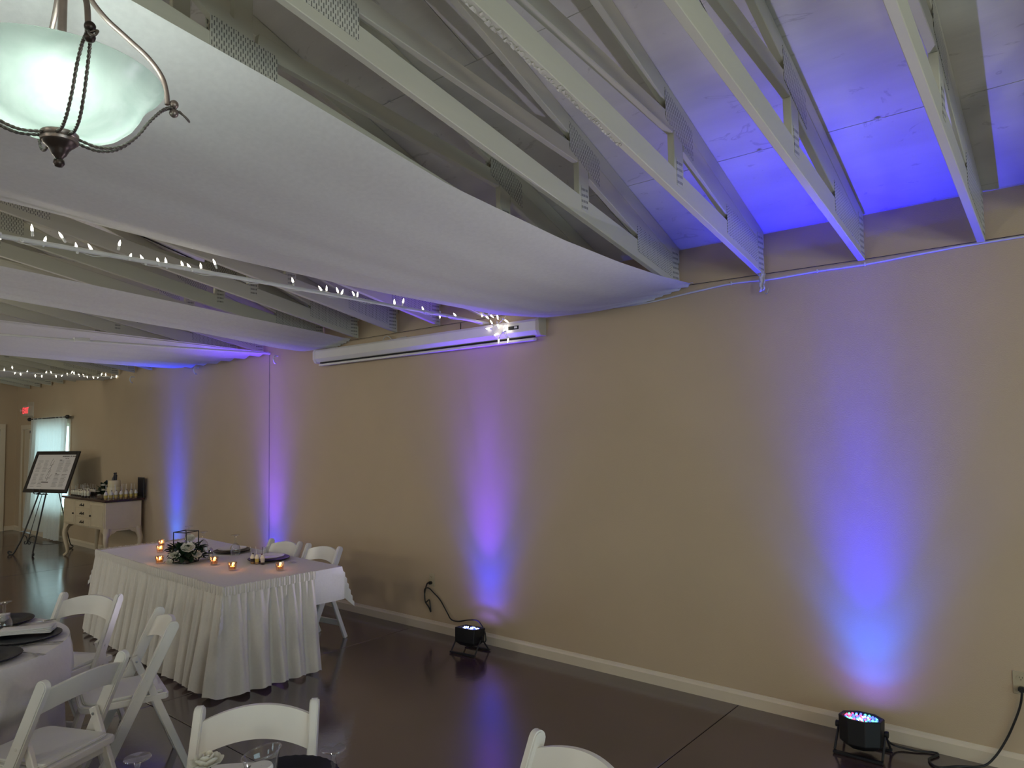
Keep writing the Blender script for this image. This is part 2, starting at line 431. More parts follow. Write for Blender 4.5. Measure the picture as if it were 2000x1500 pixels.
# door_1 in the long wall beside the curtain
d1 = MB().box(((DOOR[0] + DOOR[1]) / 2, D + .05, .99), (DOOR[1] - DOOR[0], .045, 1.97)).build('door_1', 'trimw', bevel=.004); tag(d1, 'cream door behind the easel', kind='structure')
mb = MB()
for x in (DOOR[0] - .035, DOOR[1] + .035): mb.box((x, D - .008, 1.005), (.085, .02, 2.01))
mb.box(((DOOR[0] + DOOR[1]) / 2, D - .008, 2.025), (DOOR[1] - DOOR[0] + .155, .022, .085)); mb.build('door_frame', 'trimw', d1, bevel=.004)
mb = MB()
for z0, z1 in ((.2, .9), (1.05, 1.8)):
    for x0, x1 in ((DOOR[0] + .09, -16.06), (-16.0, DOOR[1] - .09)): mb.box(((x0 + x1) / 2, D + .026, (z0 + z1) / 2), (x1 - x0, .012, z1 - z0))
mb.build('door_panels', 'trimw', d1, bevel=.005)
MB().box((-15.8, D + .005, 1.93), (.22, .05, .05)).build('door_closer', 'bronze', d1, bevel=.006)
MB().lathe([(0.001, 0), (.012, 0), (.012, .03), (.026, .045), (.026, .06), (.001, .07)], 14, cap=True).build('door_handle', 'brass', d1, smooth=40, loc=(-15.76, D + .02, .95)).rotation_euler = (PI / 2, 0, 0)
# door_2 in the far wall
d2 = MB().box((XF + .012, 3.80, 1.0), (.03, .90, 2.0)).build('door_2', 'dough', bevel=.003); tag(d2, 'dark door in the far end wall', kind='structure')
mb = MB()
for y in (3.305, 4.305): mb.box((XF + .018, y, 1.0), (.036, .09, 2.0))
mb.box((XF + .018, 3.805, 2.05), (.038, 1.09, .10)); mb.build('door_frame', 'trimw', d2, bevel=.004)

# window_1 behind the curtain, with its panes
wx, wz = (WIN[0] + WIN[1]) / 2, (WIN[2] + WIN[3]) / 2
mb = MB()
for x in (WIN[0] + .025, WIN[1] - .025): mb.box((x, D + .08, wz), (.05, .06, WIN[3] - WIN[2]))
for z in (WIN[2] + .025, wz, WIN[3] - .025): mb.box((wx, D + .08, z), (WIN[1] - WIN[0], .06, .05))
w1 = tag(mb.build('window_1', 'trimw', bevel=.003), 'daylit window behind the white curtain', kind='structure')
mb = MB()
for x in (WIN[0] - .035, WIN[1] + .035): mb.box((x, D - .010, wz), (.07, .022, WIN[3] - WIN[2] + .14))
for z in (WIN[2] - .035, WIN[3] + .035): mb.box((wx, D - .010, z), (WIN[1] - WIN[0] + .14, .024, .07))
mb.build('window_trim', 'trimw', w1, bevel=.004)
for z0, z1 in ((WIN[2] + .05, wz - .025), (wz + .025, WIN[3] - .05)):
    MB().box((wx, D + .08, (z0 + z1) / 2), (WIN[1] - WIN[0] - .1, .005, z1 - z0)).build('pane', 'pane', w1)
for i, (x, w) in enumerate(WINDOWS_L + [(None, 1.8)]):
    mb = MB()
    if x is None:
        for y in (-1.57, -.5, .6, 1.7, 2.77): mb.box((XR + .06, y, 1.25), (.06, .06, 2.0))
        for z in (.28, 2.22): mb.box((XR + .06, .6, z), (.06, 4.4, .06))
    else:
        for xx in (x - w / 2 + .03, x, x + w / 2 - .03): mb.box((xx, YL - .06, 1.35), (.06, .06, 1.5))
        for z in (.63, 1.35, 2.07): mb.box((x, YL - .06, z), (w, .06, .06))
    tag(mb.build('window_%d' % (i + 2), 'trimw'), kind='structure')

# ceiling: roof deck with plywood sheets
def slopebox(x0, x1, s0, s1, t, side):
    """slab on the roof slope between horizontal distances s0..s1 from the wall"""
    f = (lambda s: D - s) if side > 0 else (lambda s: YL + s)
    vs = []
    for z in (0, t):
        for x, s in ((x0, s0), (x1, s0), (x1, s1), (x0, s1)): vs.append((x, f(s), HT + SL * s + z))
    return vs
bx = [(3, 2, 1, 0), (4, 5, 6, 7), (0, 1, 5, 4), (1, 2, 6, 5), (2, 3, 7, 6), (3, 0, 4, 7)]
mb = MB(); half = D - YR
for sd in (1, -1): mb.add([(a, b_, c + .02) for a, b_, c in slopebox(XF - .2, XR + .2, -.15, half + .02, .10, sd)], bx)
ce = tag(mb.build('ceiling', 'plyback'), 'painted plywood roof deck above the trusses', kind='structure')
ss = [-.15, .70]; 
while ss[-1] < half: ss.append(min(ss[-1] + 1.13, half))
for sd in (1, -1):
    for r, (a, b_) in enumerate(zip(ss, ss[1:])):
        x = XF - 1.2 * (r % 2)
        while x < XR:
            x0, x1 = max(x, XF), min(x + 2.38, XR)
            MB().add(slopebox(x0 + .002, x1 - .002, a + .002, b_ - .002, .015, sd), bx).build('plywood_panel', 'ply', ce)
            x += 2.38

for k in range(0, 5):          # steel edge clips at the sheet joints, midway between trusses
    for s_ in (.70, 1.83, 2.96):
        x = -.467 - .595 * k - .33; z = HT + SL * s_ - .003
        mb = MB(); mb.box((x, D - s_, z), (.007, .034, .005)); mb.box((x, D - s_ - .011, z), (.028, .006, .005)); mb.box((x, D - s_ + .011, z), (.028, .006, .005))
        mb.build('edge_clip', 'ply', ce)

# ------------------------------------------------------------------ roof trusses (scissor)
TX0, TS = -.448 - .019, .595
tw = .019
tz_b = lambda s: 2.755 + .204 * s           # underside of the bottom chord
tz_t = lambda s: HT + SL * s                # top of the top chord
def seg2(mb, s0, z0, s1, z1, dep, w=tw):
    """a timber from (s0,z0) to (s1,z1) measured along its lower edge"""
    n = Vector((-(z1 - z0), s1 - s0)).normalized() * dep
    mb.prism([(D - s0, z0), (D - s1, z1), (D - s1 - n.x, z1 + n.y), (D - s0 - n.x, z0 + n.y)], -w, w)
    return mb
tr0 = thing('roof_truss', 'x', 'roof truss', (TX0, 0, 0), group='white scissor trusses under the roof deck')
H = half
MB().prism([(D - .03, tz_b(.03)), (D - H, tz_b(H)), (D - H, tz_b(H) + .125), (D - .03, tz_b(.03) + .125)], -tw, tw).build('bottom_chord', 'truss', tr0, bevel=.003)
MB().prism([(D - .02, tz_t(.02) - .108), (D - H, tz_t(H) - .108), (D - H, tz_t(H) - .002), (D - .02, tz_t(.02) - .002)], -tw, tw).build('top_chord', 'truss', tr0, bevel=.003)
MB().prism([(D - .04, 2.885 + .204 * .04), (D - .46, 2.793 + .4 * .46 + .004), (D - 1.14, 2.793 + .4 * 1.14), (D - 1.14, 2.93 + .4 * 1.14), (D - .04, 2.93 + .016)], -tw, tw).build('heel_slider', 'truss', tr0, bevel=.003)
MB().prism([(D - 1.145, tz_b(1.145) + .126), (D - 1.245, tz_b(1.245) + .126), (D - 1.245, tz_t(1.245) - .11), (D - 1.145, tz_t(1.145) - .11)], -tw, tw).build('web', 'truss', tr0, bevel=.003)
seg2(MB(), 1.25, 3.318, 2.90, 3.512, .09).build('web', 'truss', tr0, bevel=.003)
MB().prism([(D - 2.92, tz_b(2.92) + .127), (D - 3.01, tz_b(3.01) + .127), (D - 3.01, tz_t(3.01) - .11), (D - 2.92, tz_t(2.92) - .11)], -tw, tw).build('web', 'truss', tr0, bevel=.003)
seg2(MB(), 3.03, 3.52, 4.55, 4.66, .09).build('web', 'truss', tr0, bevel=.003)
MB().prism([(D - 4.56, tz_b(4.56) + .127), (D - 4.65, tz_b(4.65) + .127), (D - 4.65, tz_t(4.65) - .11), (D - 4.56, tz_t(4.56) - .11)], -tw, tw).build('web', 'truss', tr0, bevel=.003)
seg2(MB(), 4.67, 3.84, H - .06, 5.20, .09).build('web', 'truss', tr0, bevel=.003)
MB().prism([(YR + .045, tz_b(H) + .12), (YR - .045, tz_b(H) + .12), (YR - .045, tz_t(H) - .1), (YR + .045, tz_t(H) - .1)], -tw, tw).build('king_post', 'truss', tr0, bevel=.003)
def plate(poly, name, m, both=True):
    mb = MB()
    for sg in ((1, -1) if both else (1,)): mb.prism([(D - s, z) for s, z in poly], sg * (tw + .0005), sg * (tw + .0025))
    return mb.build(name, m, tr0)
plate([(.60, tz_b(.60) + .045), (.60, tz_t(.60) - .185), (.14, tz_t(.14) - .11), (.14, tz_b(.14) + .045)], 'heel_plate', 'plate')
plate([(.13, 2.80), (.13, 3.03), (.045, 3.0), (.045, 2.79)], 'end_plate', 'plate3')
plate([(1.33, tz_t(1.33) - .20), (1.33, tz_t(1.33) - .04), (1.03, tz_t(1.03) - .06), (1.03, tz_t(1.03) - .22)], 'joint_plate', 'plate2')
plate([(1.225, tz_b(1.2) + .05), (1.225, tz_b(1.2) + .19), (1.165, tz_b(1.17) + .19), (1.165, tz_b(1.17) + .05)], 'web_plate', 'plate3')
plate([(3.12, tz_b(3.12) + .05), (3.12, tz_b(3.12) + .20), (2.80, tz_b(2.80) + .20), (2.80, tz_b(2.80) + .05)], 'joint_plate', 'plate2')
# the other half of the truss mirrors this one
MB().prism([(YL + .03, tz_b(.03)), (YL + H, tz_b(H)), (YL + H, tz_b(H) + .125), (YL + .03, tz_b(.03) + .125)], -tw, tw).build('bottom_chord', 'truss', tr0, bevel=.003)
MB().prism([(YL + .02, tz_t(.02) - .108), (YL + H, tz_t(H) - .108), (YL + H, tz_t(H) - .002), (YL + .02, tz_t(.02) - .002)], -tw, tw).build('top_chord', 'truss', tr0, bevel=.003)
ORD = 'first second third fourth fifth sixth seventh eighth ninth tenth eleventh twelfth thirteenth fourteenth fifteenth sixteenth seventeenth eighteenth nineteenth twentieth'.split()
NAMES = {0: 'white roof truss meeting the wall farthest to the right in view',
         1: 'white roof truss just right of the hook strip, blue light under its end',
         2: 'white roof truss with the torn fabric hook hanging at its end',
         3: 'white roof truss ending above the gathered corner of the big drape',
         4: 'white roof truss running just above the upper edge of the big drape',
         5: 'white roof truss hidden behind the big white drape, nearer its wall hook',
         6: 'white roof truss behind the middle of the big drape, above the screen end',
         7: 'white roof truss with purple lit plate above the projection screen'}
for k in range(-4, 27):
    o = tr0 if k == -4 else dup(tr0)
    o.location = (TX0 - TS * k, 0, 0)
    if k < 0: o['label'] = 'white roof truss %s outside the right edge of the view' % ('nearest to', 'second', 'third', 'fourth')[-k - 1] if k < -1 else 'white roof truss just outside the right edge of the view'
    elif k in NAMES: o['label'] = NAMES[k]
    elif k < 20: o['label'] = 'white roof truss, %s along the long wall from the right' % ORD[k]
    else: o['label'] = 'white roof truss, %s before the far end wall' % (ORD[26 - k] if k < 26 else 'last')

# paint peeling off the underside of the third truss
pk = random.Random(9); mb = MB()
for i in range(70):
    s_ = 1.75 + i * .016 + pk.uniform(-.01, .01); w_ = pk.uniform(.004, .013); l_ = pk.uniform(.006, .016); x_ = pk.uniform(-.012, .004)
    z_ = tz_b(s_) - .0015
    mb.add([(x_ - w_, D - s_ + l_, z_ - .204 * l_), (x_ + w_ * pk.uniform(.3, 1), D - s_ + l_ * .6, z_ - .204 * l_ * .6 - pk.uniform(.002, .006)), (x_ + w_, D - s_ - l_ * .7, z_ + .204 * l_ * .7), (x_ - w_ * .6, D - s_ - l_, z_ + .204 * l_ - pk.uniform(0, .005))], [(0, 1, 2, 3)])
tag(mb.build('peeling_paint', mat('paint flakes', (.62, .60, .52), .8, noise=.15), [o for o in bpy.data.objects if o.get('label') == NAMES[2]][0], solid=.001), kind='stuff')

# ------------------------------------------------------------------ ceiling drapes
def drape(name, label, rows, folds, nu=44, nv=56, hem=0.0, ph=0.0):
    """rows: (y, x_near, z_near, x_far, z_far, sag) from the wall inwards"""
    y0, y1 = rows[0][0], rows[-1][0]
    def fn(u, v):
        y = lerp(y0, y1, v ** 1.5)
        xn, zn, xf, zf, sag = table([(-r[0],) + r[1:] for r in rows], -y)
        x = lerp(xn, xf, u); z = lerp(zn, zf, u) - sag * (4 * u * (1 - u)) ** 0.8
        amp = folds * min(1.0, 0.25 + v * 2) * (0.35 + 0.9 * u * u)
        z += amp * math.sin(u * 15 + ph + 0.6 * math.sin(v * 3)) * 0.5 + amp * .4 * math.sin(u * 34 + 1.3 + v * 2)
        if v < .10:
            z += hem * (1 - v / .10) * math.sin(u * 40)
        return (x, y, z)
    o = MB().grid(fn, nu, nv).build(name, 'drape', smooth=80)
    return tag(o, label, 'drape', 'sheer white ceiling drapes swagged from the wall')
drape('ceiling_drape', 'largest white ceiling drape, swagged beside the bowl lamp',
      [(4.52, -2.13, 2.785, -2.55, 2.70, .0), (4.44, -2.13, 2.775, -2.95, 2.665, .01), (4.30, -2.13, 2.77, -3.26, 2.655, .03), (4.05, -2.13, 2.76, -3.52, 2.68, .06), (3.55, -2.13, 2.762, -3.75, 2.75, .08), (2.98, -2.13, 2.785, -3.88, 2.80, .10),
       (2.15, -2.13, 2.86, -4.03, 2.88, .11), (1.35, -2.13, 3.0, -4.13, 2.965, .12), (.82, -2.13, 3.08, -4.18, 3.01, .12), (-.3, -2.13, 3.2, -4.2, 3.12, .10), (-1.6, -2.13, 3.25, -4.2, 3.2, .08)], .02, hem=.012)
drape('ceiling_drape', 'white ceiling drape tied above the left end of the projection screen',
      [(4.52, -5.93, 2.765, -6.25, 2.70, .0), (4.40, -5.93, 2.77, -6.60, 2.69, .01), (4.10, -5.94, 2.80, -6.66, 2.72, .02), (3.3, -5.95, 2.865, -6.68, 2.82, .03),
       (1.6, -5.95, 3.01, -6.70, 2.955, .03), (-1.6, -5.95, 3.25, -6.75, 3.2, .03)], .03, hem=.015, ph=1)
drape('ceiling_drape', 'blue lit white ceiling drape tied beside the wall joint',
      [(4.52, -7.45, 2.75, -9.6, 2.725, .0), (4.30, -7.45, 2.755, -9.55, 2.72, .02), (3.6, -7.45, 2.785, -9.5, 2.735, .03), (2.4, -7.45, 2.83, -9.55, 2.785, .03), (-1.6, -7.45, 2.95, -9.6, 2.9, .03)], .03, hem=.02, ph=2)
drape('ceiling_drape', 'farthest white ceiling drape, beneath the distant string lights',
      [(4.52, -11.85, 2.745, -12.4, 2.73, .0), (4.1, -11.87, 2.745, -12.5, 2.72, .02), (3.0, -11.9, 2.77, -12.5, 2.74, .03), (-1.6, -11.9, 2.9, -12.5, 2.9, .03)], .03, hem=.02, ph=3)

# ------------------------------------------------------------------ ceiling cords and string lights
def cord(name, pts, r, m, label, cat='cord', group=None, seg=8):
    return tag(MB().tube(pts, r, seg).build(name, m, smooth=60), label, cat, group)
c1 = [(-4.04, y, 2.718 + .072 * (1 - ((y + 1.5) / 6.04) ** 2) if y > -1.5 else 2.79) for y in [4.53 - .25 * i for i in range(25)]]
cord('ceiling_rope', c1, .013, 'cable', 'white ceiling rope carrying the nearest string lights', 'rope')
c2 = [(-7.48, y, 2.745 - .02 * math.sin((4.53 - y) / 6.0 * PI)) for y in [4.53 - .5 * i for i in range(13)]]
r2 = cord('ceiling_rope', c2, .012, 'cable', 'bare white ceiling rope below the blue lit drape', 'rope')
MB().tube([(-7.48, 2.60, 2.735), (-7.48, 2.47, 2.732)], .024, 10).build('clasp', 'cable', r2, smooth=40)
c3 = [(-11.9, y, 2.735 + .05 * math.sin((4.53 - y) / 3.2)) for y in [4.53 - .5 * i for i in range(13)]]
cord('ceiling_rope', c3, .010, 'cable', 'white ceiling rope carrying the farthest string lights', 'rope')

def bulbs(root, pts, rope, seed):
    rnd = random.Random(seed); proto = None; sp = None
    for p in pts:
        p = Vector(p); d = p - rope(p); L_ = d.length
        d = d.normalized() if L_ > 1e-4 else Vector((0, 0, -1))
        d = (d + Vector((rnd.uniform(-.3, .3), rnd.uniform(-.5, .5), 0))).normalized()
        q = d.to_track_quat('Z', 'Y')
        if proto is None:
            b1 = MB().lathe([(.0045, 0), (.0065, .004), (.0065, .022), (.005, .026)], 8, cap=True).build('bulb_socket', 'wirebulb', root, smooth=40)
            b2 = MB().lathe([(.0045, .026), (.0062, .034), (.0055, .048), (.002, .060), (.0004, .064)], 8, cap=True).build('bulb', 'bulb', root, smooth=60)
            proto = (b1, b2); ob = proto
        else:
            ob = tuple(b.copy() for b in proto)
            for b in ob: COL.objects.link(b)
        for b in ob:
            b.location = p - d * .045; b.rotation_mode = 'QUATERNION'; b.rotation_quaternion = q; b.parent = root

B1 = [(1.01, 2.773), (1.079, 2.782), (1.139, 2.848), (1.198, 2.801), (1.266, 2.837), (1.338, 2.795), (1.403, 2.801), (1.549, 2.85), (1.607, 2.792), (1.666, 2.789), (1.751, 2.792), (1.796, 2.794), (1.888, 2.795), (1.927, 2.788), (1.999, 2.801), (2.081, 2.838), (2.615, 2.809), (2.828, 2.785), (2.881, 2.793), (2.969, 2.793), (3.011, 2.785), (3.106, 2.787), (3.143, 2.786), (3.485, 2.777), (3.573, 2.795), (3.772, 2.76), (3.958, 2.718), (4.013, 2.734), (4.126, 2.752)]
CL = [(-4.096, 2.812), (-4.012, 2.771), (-3.952, 2.748), (-3.9, 2.752), (-3.839, 2.735), (-3.751, 2.76), (-3.911, 2.707), (-3.742, 2.694), (-3.834, 2.66), (-3.769, 2.652), (-3.954, 2.654), (-3.764, 2.627), (-3.718, 2.609), (-3.858, 2.598), (-3.833, 2.536), (-3.732, 2.531)]
B3 = [(3.057, 2.771), (3.152, 2.811), (3.186, 2.738), (3.255, 2.723), (3.333, 2.76), (3.438, 2.707), (3.52, 2.705), (3.573, 2.764), (3.639, 2.767), (3.703, 2.716), (3.782, 2.731), (3.85, 2.751), (3.911, 2.783), (3.942, 2.773), (4.011, 2.745), (4.074, 2.742), (4.122, 2.726), (4.208, 2.721), (4.273, 2.727), (4.323, 2.774), (4.382, 2.769), (4.465, 2.737), (4.535, 2.749)]
def ropez(c, y): 
    return min(c, key=lambda p: abs(p[1] - y))[2]
sl = thing('string_light', 'nearest string of mini lights wound along the white ceiling rope', 'string lights', (-4.04, 4.4, 2.72), group='mini string lights on the ceiling ropes')
sl.location = (0, 0, 0)
wp = []
for i in range(150):
    y = .6 + i * .0262; wp.append((-4.04 + .016 * math.cos(i * .55), y, ropez(c1, y) - .004 + .016 * math.sin(i * .55)))
MB().tube(wp, .0022, 4).build('wire', 'cable', sl)
bulbs(sl, [(-4.05, y, z) for y, z in B1], lambda p: Vector((-4.04, p.y, ropez(c1, p.y))), 1)
s2 = thing('string_light', 'tangle of mini lights hanging over the projection screen end', 'string lights', (0, 0, 0), group='mini string lights on the ceiling ropes')
wp = spline([(-4.05, 4.40, 2.80), (-3.97, 4.40, 2.77), (-3.84, 4.40, 2.765), (-3.73, 4.41, 2.76), (-3.80, 4.42, 2.70), (-3.90, 4.42, 2.66), (-3.87, 4.42, 2.58), (-3.835, 4.42, 2.555), (-3.80, 4.43, 2.62), (-3.76, 4.42, 2.66), (-3.77, 4.42, 2.60), (-3.735, 4.42, 2.55), (-3.75, 4.41, 2.62), (-3.79, 4.42, 2.70), (-3.84, 4.42, 2.75), (-4.0, 4.50, 2.78)], 6)
MB().tube(wp, .0022, 4).build('wire', 'cable', s2)
bulbs(s2, [(x, 4.42, z) for x, z in CL], lambda p: min((Vector(q) for q in wp), key=lambda q: (q - p).length), 2)
s3 = thing('string_light', 'farthest string of mini lights below the last drape', 'string lights', (0, 0, 0), group='mini string lights on the ceiling ropes')
wp = spline([(-11.9, y, z) for y, z in B3], 3)
MB().tube(wp, .002, 4).build('wire', 'cable', s3)
bulbs(s3, [(-11.9, y, z) for y, z in B3], lambda p: p + Vector((0, 0, .03)), 3)

# cable and wire along the wall head
Y1 = D - .008
cord('wall_cable', spline([(2.0, Y1, 2.77), (-.28, Y1, 2.764), (-.68, Y1, 2.758), (-1.05, Y1, 2.742), (-1.32, Y1, 2.744), (-1.60, Y1, 2.738), (-1.87, Y1, 2.748), (-2.16, Y1, 2.728), (-2.6, Y1, 2.70), (-3.3, Y1, 2.72)], 6), .0065, 'cable', 'white cable stapled along the wall below the truss ends', 'cable')
for x, z, lb in ((-1.32, 2.744, 'between the hook strip and the blue lit truss end'), (-1.87, 2.748, 'between the big drape and the hook strip'), (-1.05, 2.742, 'under the blue lit truss end')):
    tag(MB().box((x, Y1 - .004, z), (.010, .010, .022)).build('cable_staple', 'cable', bevel=.002), 'small white cable staple ' + lb, 'staple', 'staples on the wall cable')
cord('wall_wire', [(2.0, D - .03, 2.775), (-1.05, D - .03, 2.768), (-2.16, D - .03, 2.778), (-6.0, D - .03, 2.752)], .0022, 'rubber', 'thin dark support wire strung along the truss ends', 'wire', seg=5)
cord('wall_wire', spline([(-4.36, Y1 - .02, 2.755), (-4.37, Y1 - .02, 2.69), (-4.45, Y1 - .02, 2.675), (-4.6, Y1, 2.69), (-4.75, Y1, 2.672), (-4.95, Y1, 2.66)], 6), .004, 'rubber', 'short black wire looping down behind the screen top', 'wire', seg=6)
cord('wall_wire', spline([(-5.28, Y1 - .03, 2.70), (-5.33, Y1 - .04, 2.735), (-5.40, Y1 - .03, 2.72), (-5.42, Y1 - .02, 2.66), (-5.30, Y1 - .02, 2.655), (-5.22, Y1 - .02, 2.70), (-5.1, Y1, 2.71)], 6), .0045, 'cable', 'small loop of white cord above the screen left of centre', 'cord', seg=6)
hk = thing('fabric_hook', 'hook with a torn strip of white cloth hanging from a truss end', 'hook', (-1.64, D - .06, 2.74))
MB().grid(lambda u, v: (lerp(-.022, .022, u) * (1 - .35 * v) + .004 * math.sin(v * 17), -.02 + .008 * math.sin(u * 9 + v * 4), .03 - .115 * v + .006 * math.sin(v * 23 + u * 5)), 6, 12).build('cloth_strip', 'linen', hk, smooth=80, solid=.003)
MB().tube(spline([(.006, 0, .03), (.006, 0, -.06), (.012, 0, -.10), (.026, 0, -.095), (.030, 0, -.07)], 6), .0035, 7).build('hook', 'bolt', hk, smooth=60)

for x, lb in ((-7.30, 'beside the wall joint'), (-9.20, 'under the end of the blue lit drape'), (-11.2, 'just right of the farthest string lights')):
    tag(MB().tube(spline([(x, D - .02, 2.70), (x + .01, D - .07, 2.70), (x + .02, D - .09, 2.66), (x + .01, D - .07, 2.62), (x - .01, D - .04, 2.615)], 5), .009, 7).build('drape_hook', 'cable', smooth=60), 'curled white drape hook on the wall ' + lb, 'hook', 'curled white hooks on the wall')
def deckpt(x, s_): return (x, D - s_, HT + SL * s_ - .012)
cord('deck_wire', spline([deckpt(-8.05, 2.9), deckpt(-7.6, 2.55), deckpt(-7.25, 2.2)], 5), .006, 'rubber', 'black wire stapled to the deck, far left above the second drape', 'wire', seg=6)
cord('deck_wire', spline([deckpt(-7.0, 2.3), deckpt(-7.05, 2.0), deckpt(-6.95, 1.7), deckpt(-6.8, 1.25)], 5), .006, 'rubber', 'black wire running down the deck toward the screen', 'wire', seg=6)

# ------------------------------------------------------------------ projection screen
ps = thing('projection_screen', 'closed white projection screen case on the long wall', 'screen', (-4.96, D - .002, 2.60))
pr = [(0, .09), (-.085, .09), (-.098, .07), (-.098, -.005), (-.075, -.04), (-.06, -.045), (0, -.045)]
MB().prism(pr, -1.50, 1.50).build('case', 'screen', ps, bevel=.003)
for sx in (-1, 1):
    MB().prism([(0, .095), (-.09, .095), (-.104, .074), (-.104, -.01), (-.08, -.048), (0, -.05)], min(sx * 1.50, sx * 1.535), max(sx * 1.50, sx * 1.535)).build('end_cap', M['housing'] if sx > 0 else M['screen'], ps, bevel=.004)
MB().box((-.0, -.052, -.049), (2.90, .028, .010)).build('slot', 'slot', ps)
MB().prism([(-.035, -.06), (-.072, -.06), (-.078, -.07), (-.078, -.082), (-.035, -.082)], -1.46, 1.46).build('bottom_bar', 'screen', ps, bevel=.002)
MB().box((1.27, -.0985, .035), (.11, .003, .03)).build('maker_plate', 'slot', ps)
MB().box((1.295, -.1005, .037), (.03, .002, .016)).build('maker_badge', 'lens', ps)

# ------------------------------------------------------------------ chandelier
CH = Vector((-1.998, .617, 2.484)); K = 1.048
ch = thing('bowl_chandelier', 'hanging alabaster bowl lamp with twisted bronze ropes', 'lamp', CH)
sc_ = lambda pr: [(r * K, z * K) for r, z in pr]
MB().lathe(sc_([(.02, .084), (.06, .085), (.10, .093), (.135, .108), (.160, .132), (.174, .155), (.183, .176), (.196, .196), (.210, .211), (.222, .222), (.226, .228), (.222, .231), (.214, .224), (.203, .213), (.190, .198), (.177, .178), (.168, .158), (.154, .136), (.130, .113), (.097, .098), (.06, .090), (.02, .089)]), 72).build('bowl', 'alab', ch, smooth=75)
MB().lathe(sc_([(.0005, 0), (.008, .002), (.0125, .009), (.011, .018), (.008, .021), (.010, .025), (.015, .030), (.017, .034), (.020, .040), (.022, .044), (.027, .050), (.034, .056), (.037, .062)]), 28, cap=True).build('finial', 'bronze', ch, smooth=50)
MB().lathe(sc_([(.034, .060), (.040, .062), (.0415, .068), (.038, .072), (.041, .075), (.041, .083), (.034, .088)]), 28, cap=True).build('cup_band', 'bronzel', ch, smooth=50)
for k in range(4):
    a = math.radians(84 - 90 * k); ca, sa = math.cos(a), math.sin(a)
    def rp(r, z, off): return (K * (r * ca - off * sa), K * (r * sa + off * ca), K * z)
    for off in (-.013, .013):
        base = spline([rp(.038, .074, off), rp(.085, .067, off), rp(.13, .082, off), rp(.170, .122, off * .9), rp(.200, .170, off * .8), rp(.228, .207, off * .6), rp(.246, .222, off * .4), rp(.258, .226, off * .3)], 11)
        mb = MB(); n = len(base)
        for ph in (0, PI):
            pts = []
            for i, p in enumerate(base):
                t = (base[min(i + 1, n - 1)] - base[max(i - 1, 0)]).normalized(); u = Vector((-sa, ca, 0)); w = t.cross(u)
                pts.append(p + (u * math.cos(i * 1.25 + ph) + w * math.sin(i * 1.25 + ph)) * .0021)
            mb.tube(pts, .0025, 6)
        mb.build('rope', 'rope', ch, smooth=60)
    MB().ball(rp(.262, .238, 0), .0125).ball(rp(.262, .214, 0), .0125).build('knot_ball', 'bronzel' if k == 0 else 'bronze', ch, smooth=60)
    MB().tube(spline([rp(.262, .226, 0), rp(.280, .225, .010), rp(.297, .213, .006), rp(.302, .202, 0), rp(.292, .206, -.007), rp(.274, .222, -.005)], 6), .003, 6).build('rope_tail', 'rope', ch, smooth=60)
    arm = spline([rp(.245, .232, 0), rp(.243, .262, 0), rp(.230, .305, 0), (rp(.195, .345, 0)), rp(.145, .378, 0), rp(.09, .415, 0), rp(.05, .465, 0), rp(.035, .54, 0)], 8)
    MB().tube(arm, .0068, 10).build('arm', 'bronzel', ch, smooth=60)
MB().lathe(sc_([(.0085, .10), (.0085, .31), (.012, .315), (.014, .327), (.010, .338), (.010, .52), (.026, .53), (.030, .55), (.016, .57), (.009, .59), (.009, 1.35)]), 20, cap=True).build('stem', 'bronzel', ch, smooth=50)
for k in range(3):
    a = 2 * PI * k / 3 + 1.75
    p = Vector((.105 * math.cos(a), .105 * math.sin(a), .182)) * K
    MB().tube([(0.010 * math.cos(a), 0.010 * math.sin(a), .19), tuple(Vector((p.x * .7, p.y * .7, .188)))], .007, 8).build('lamp_holder', 'bronze', ch, smooth=50)
    lo = lamp('bulb_light', 'POINT', CH + p, 2.7, COOL, 0.03)

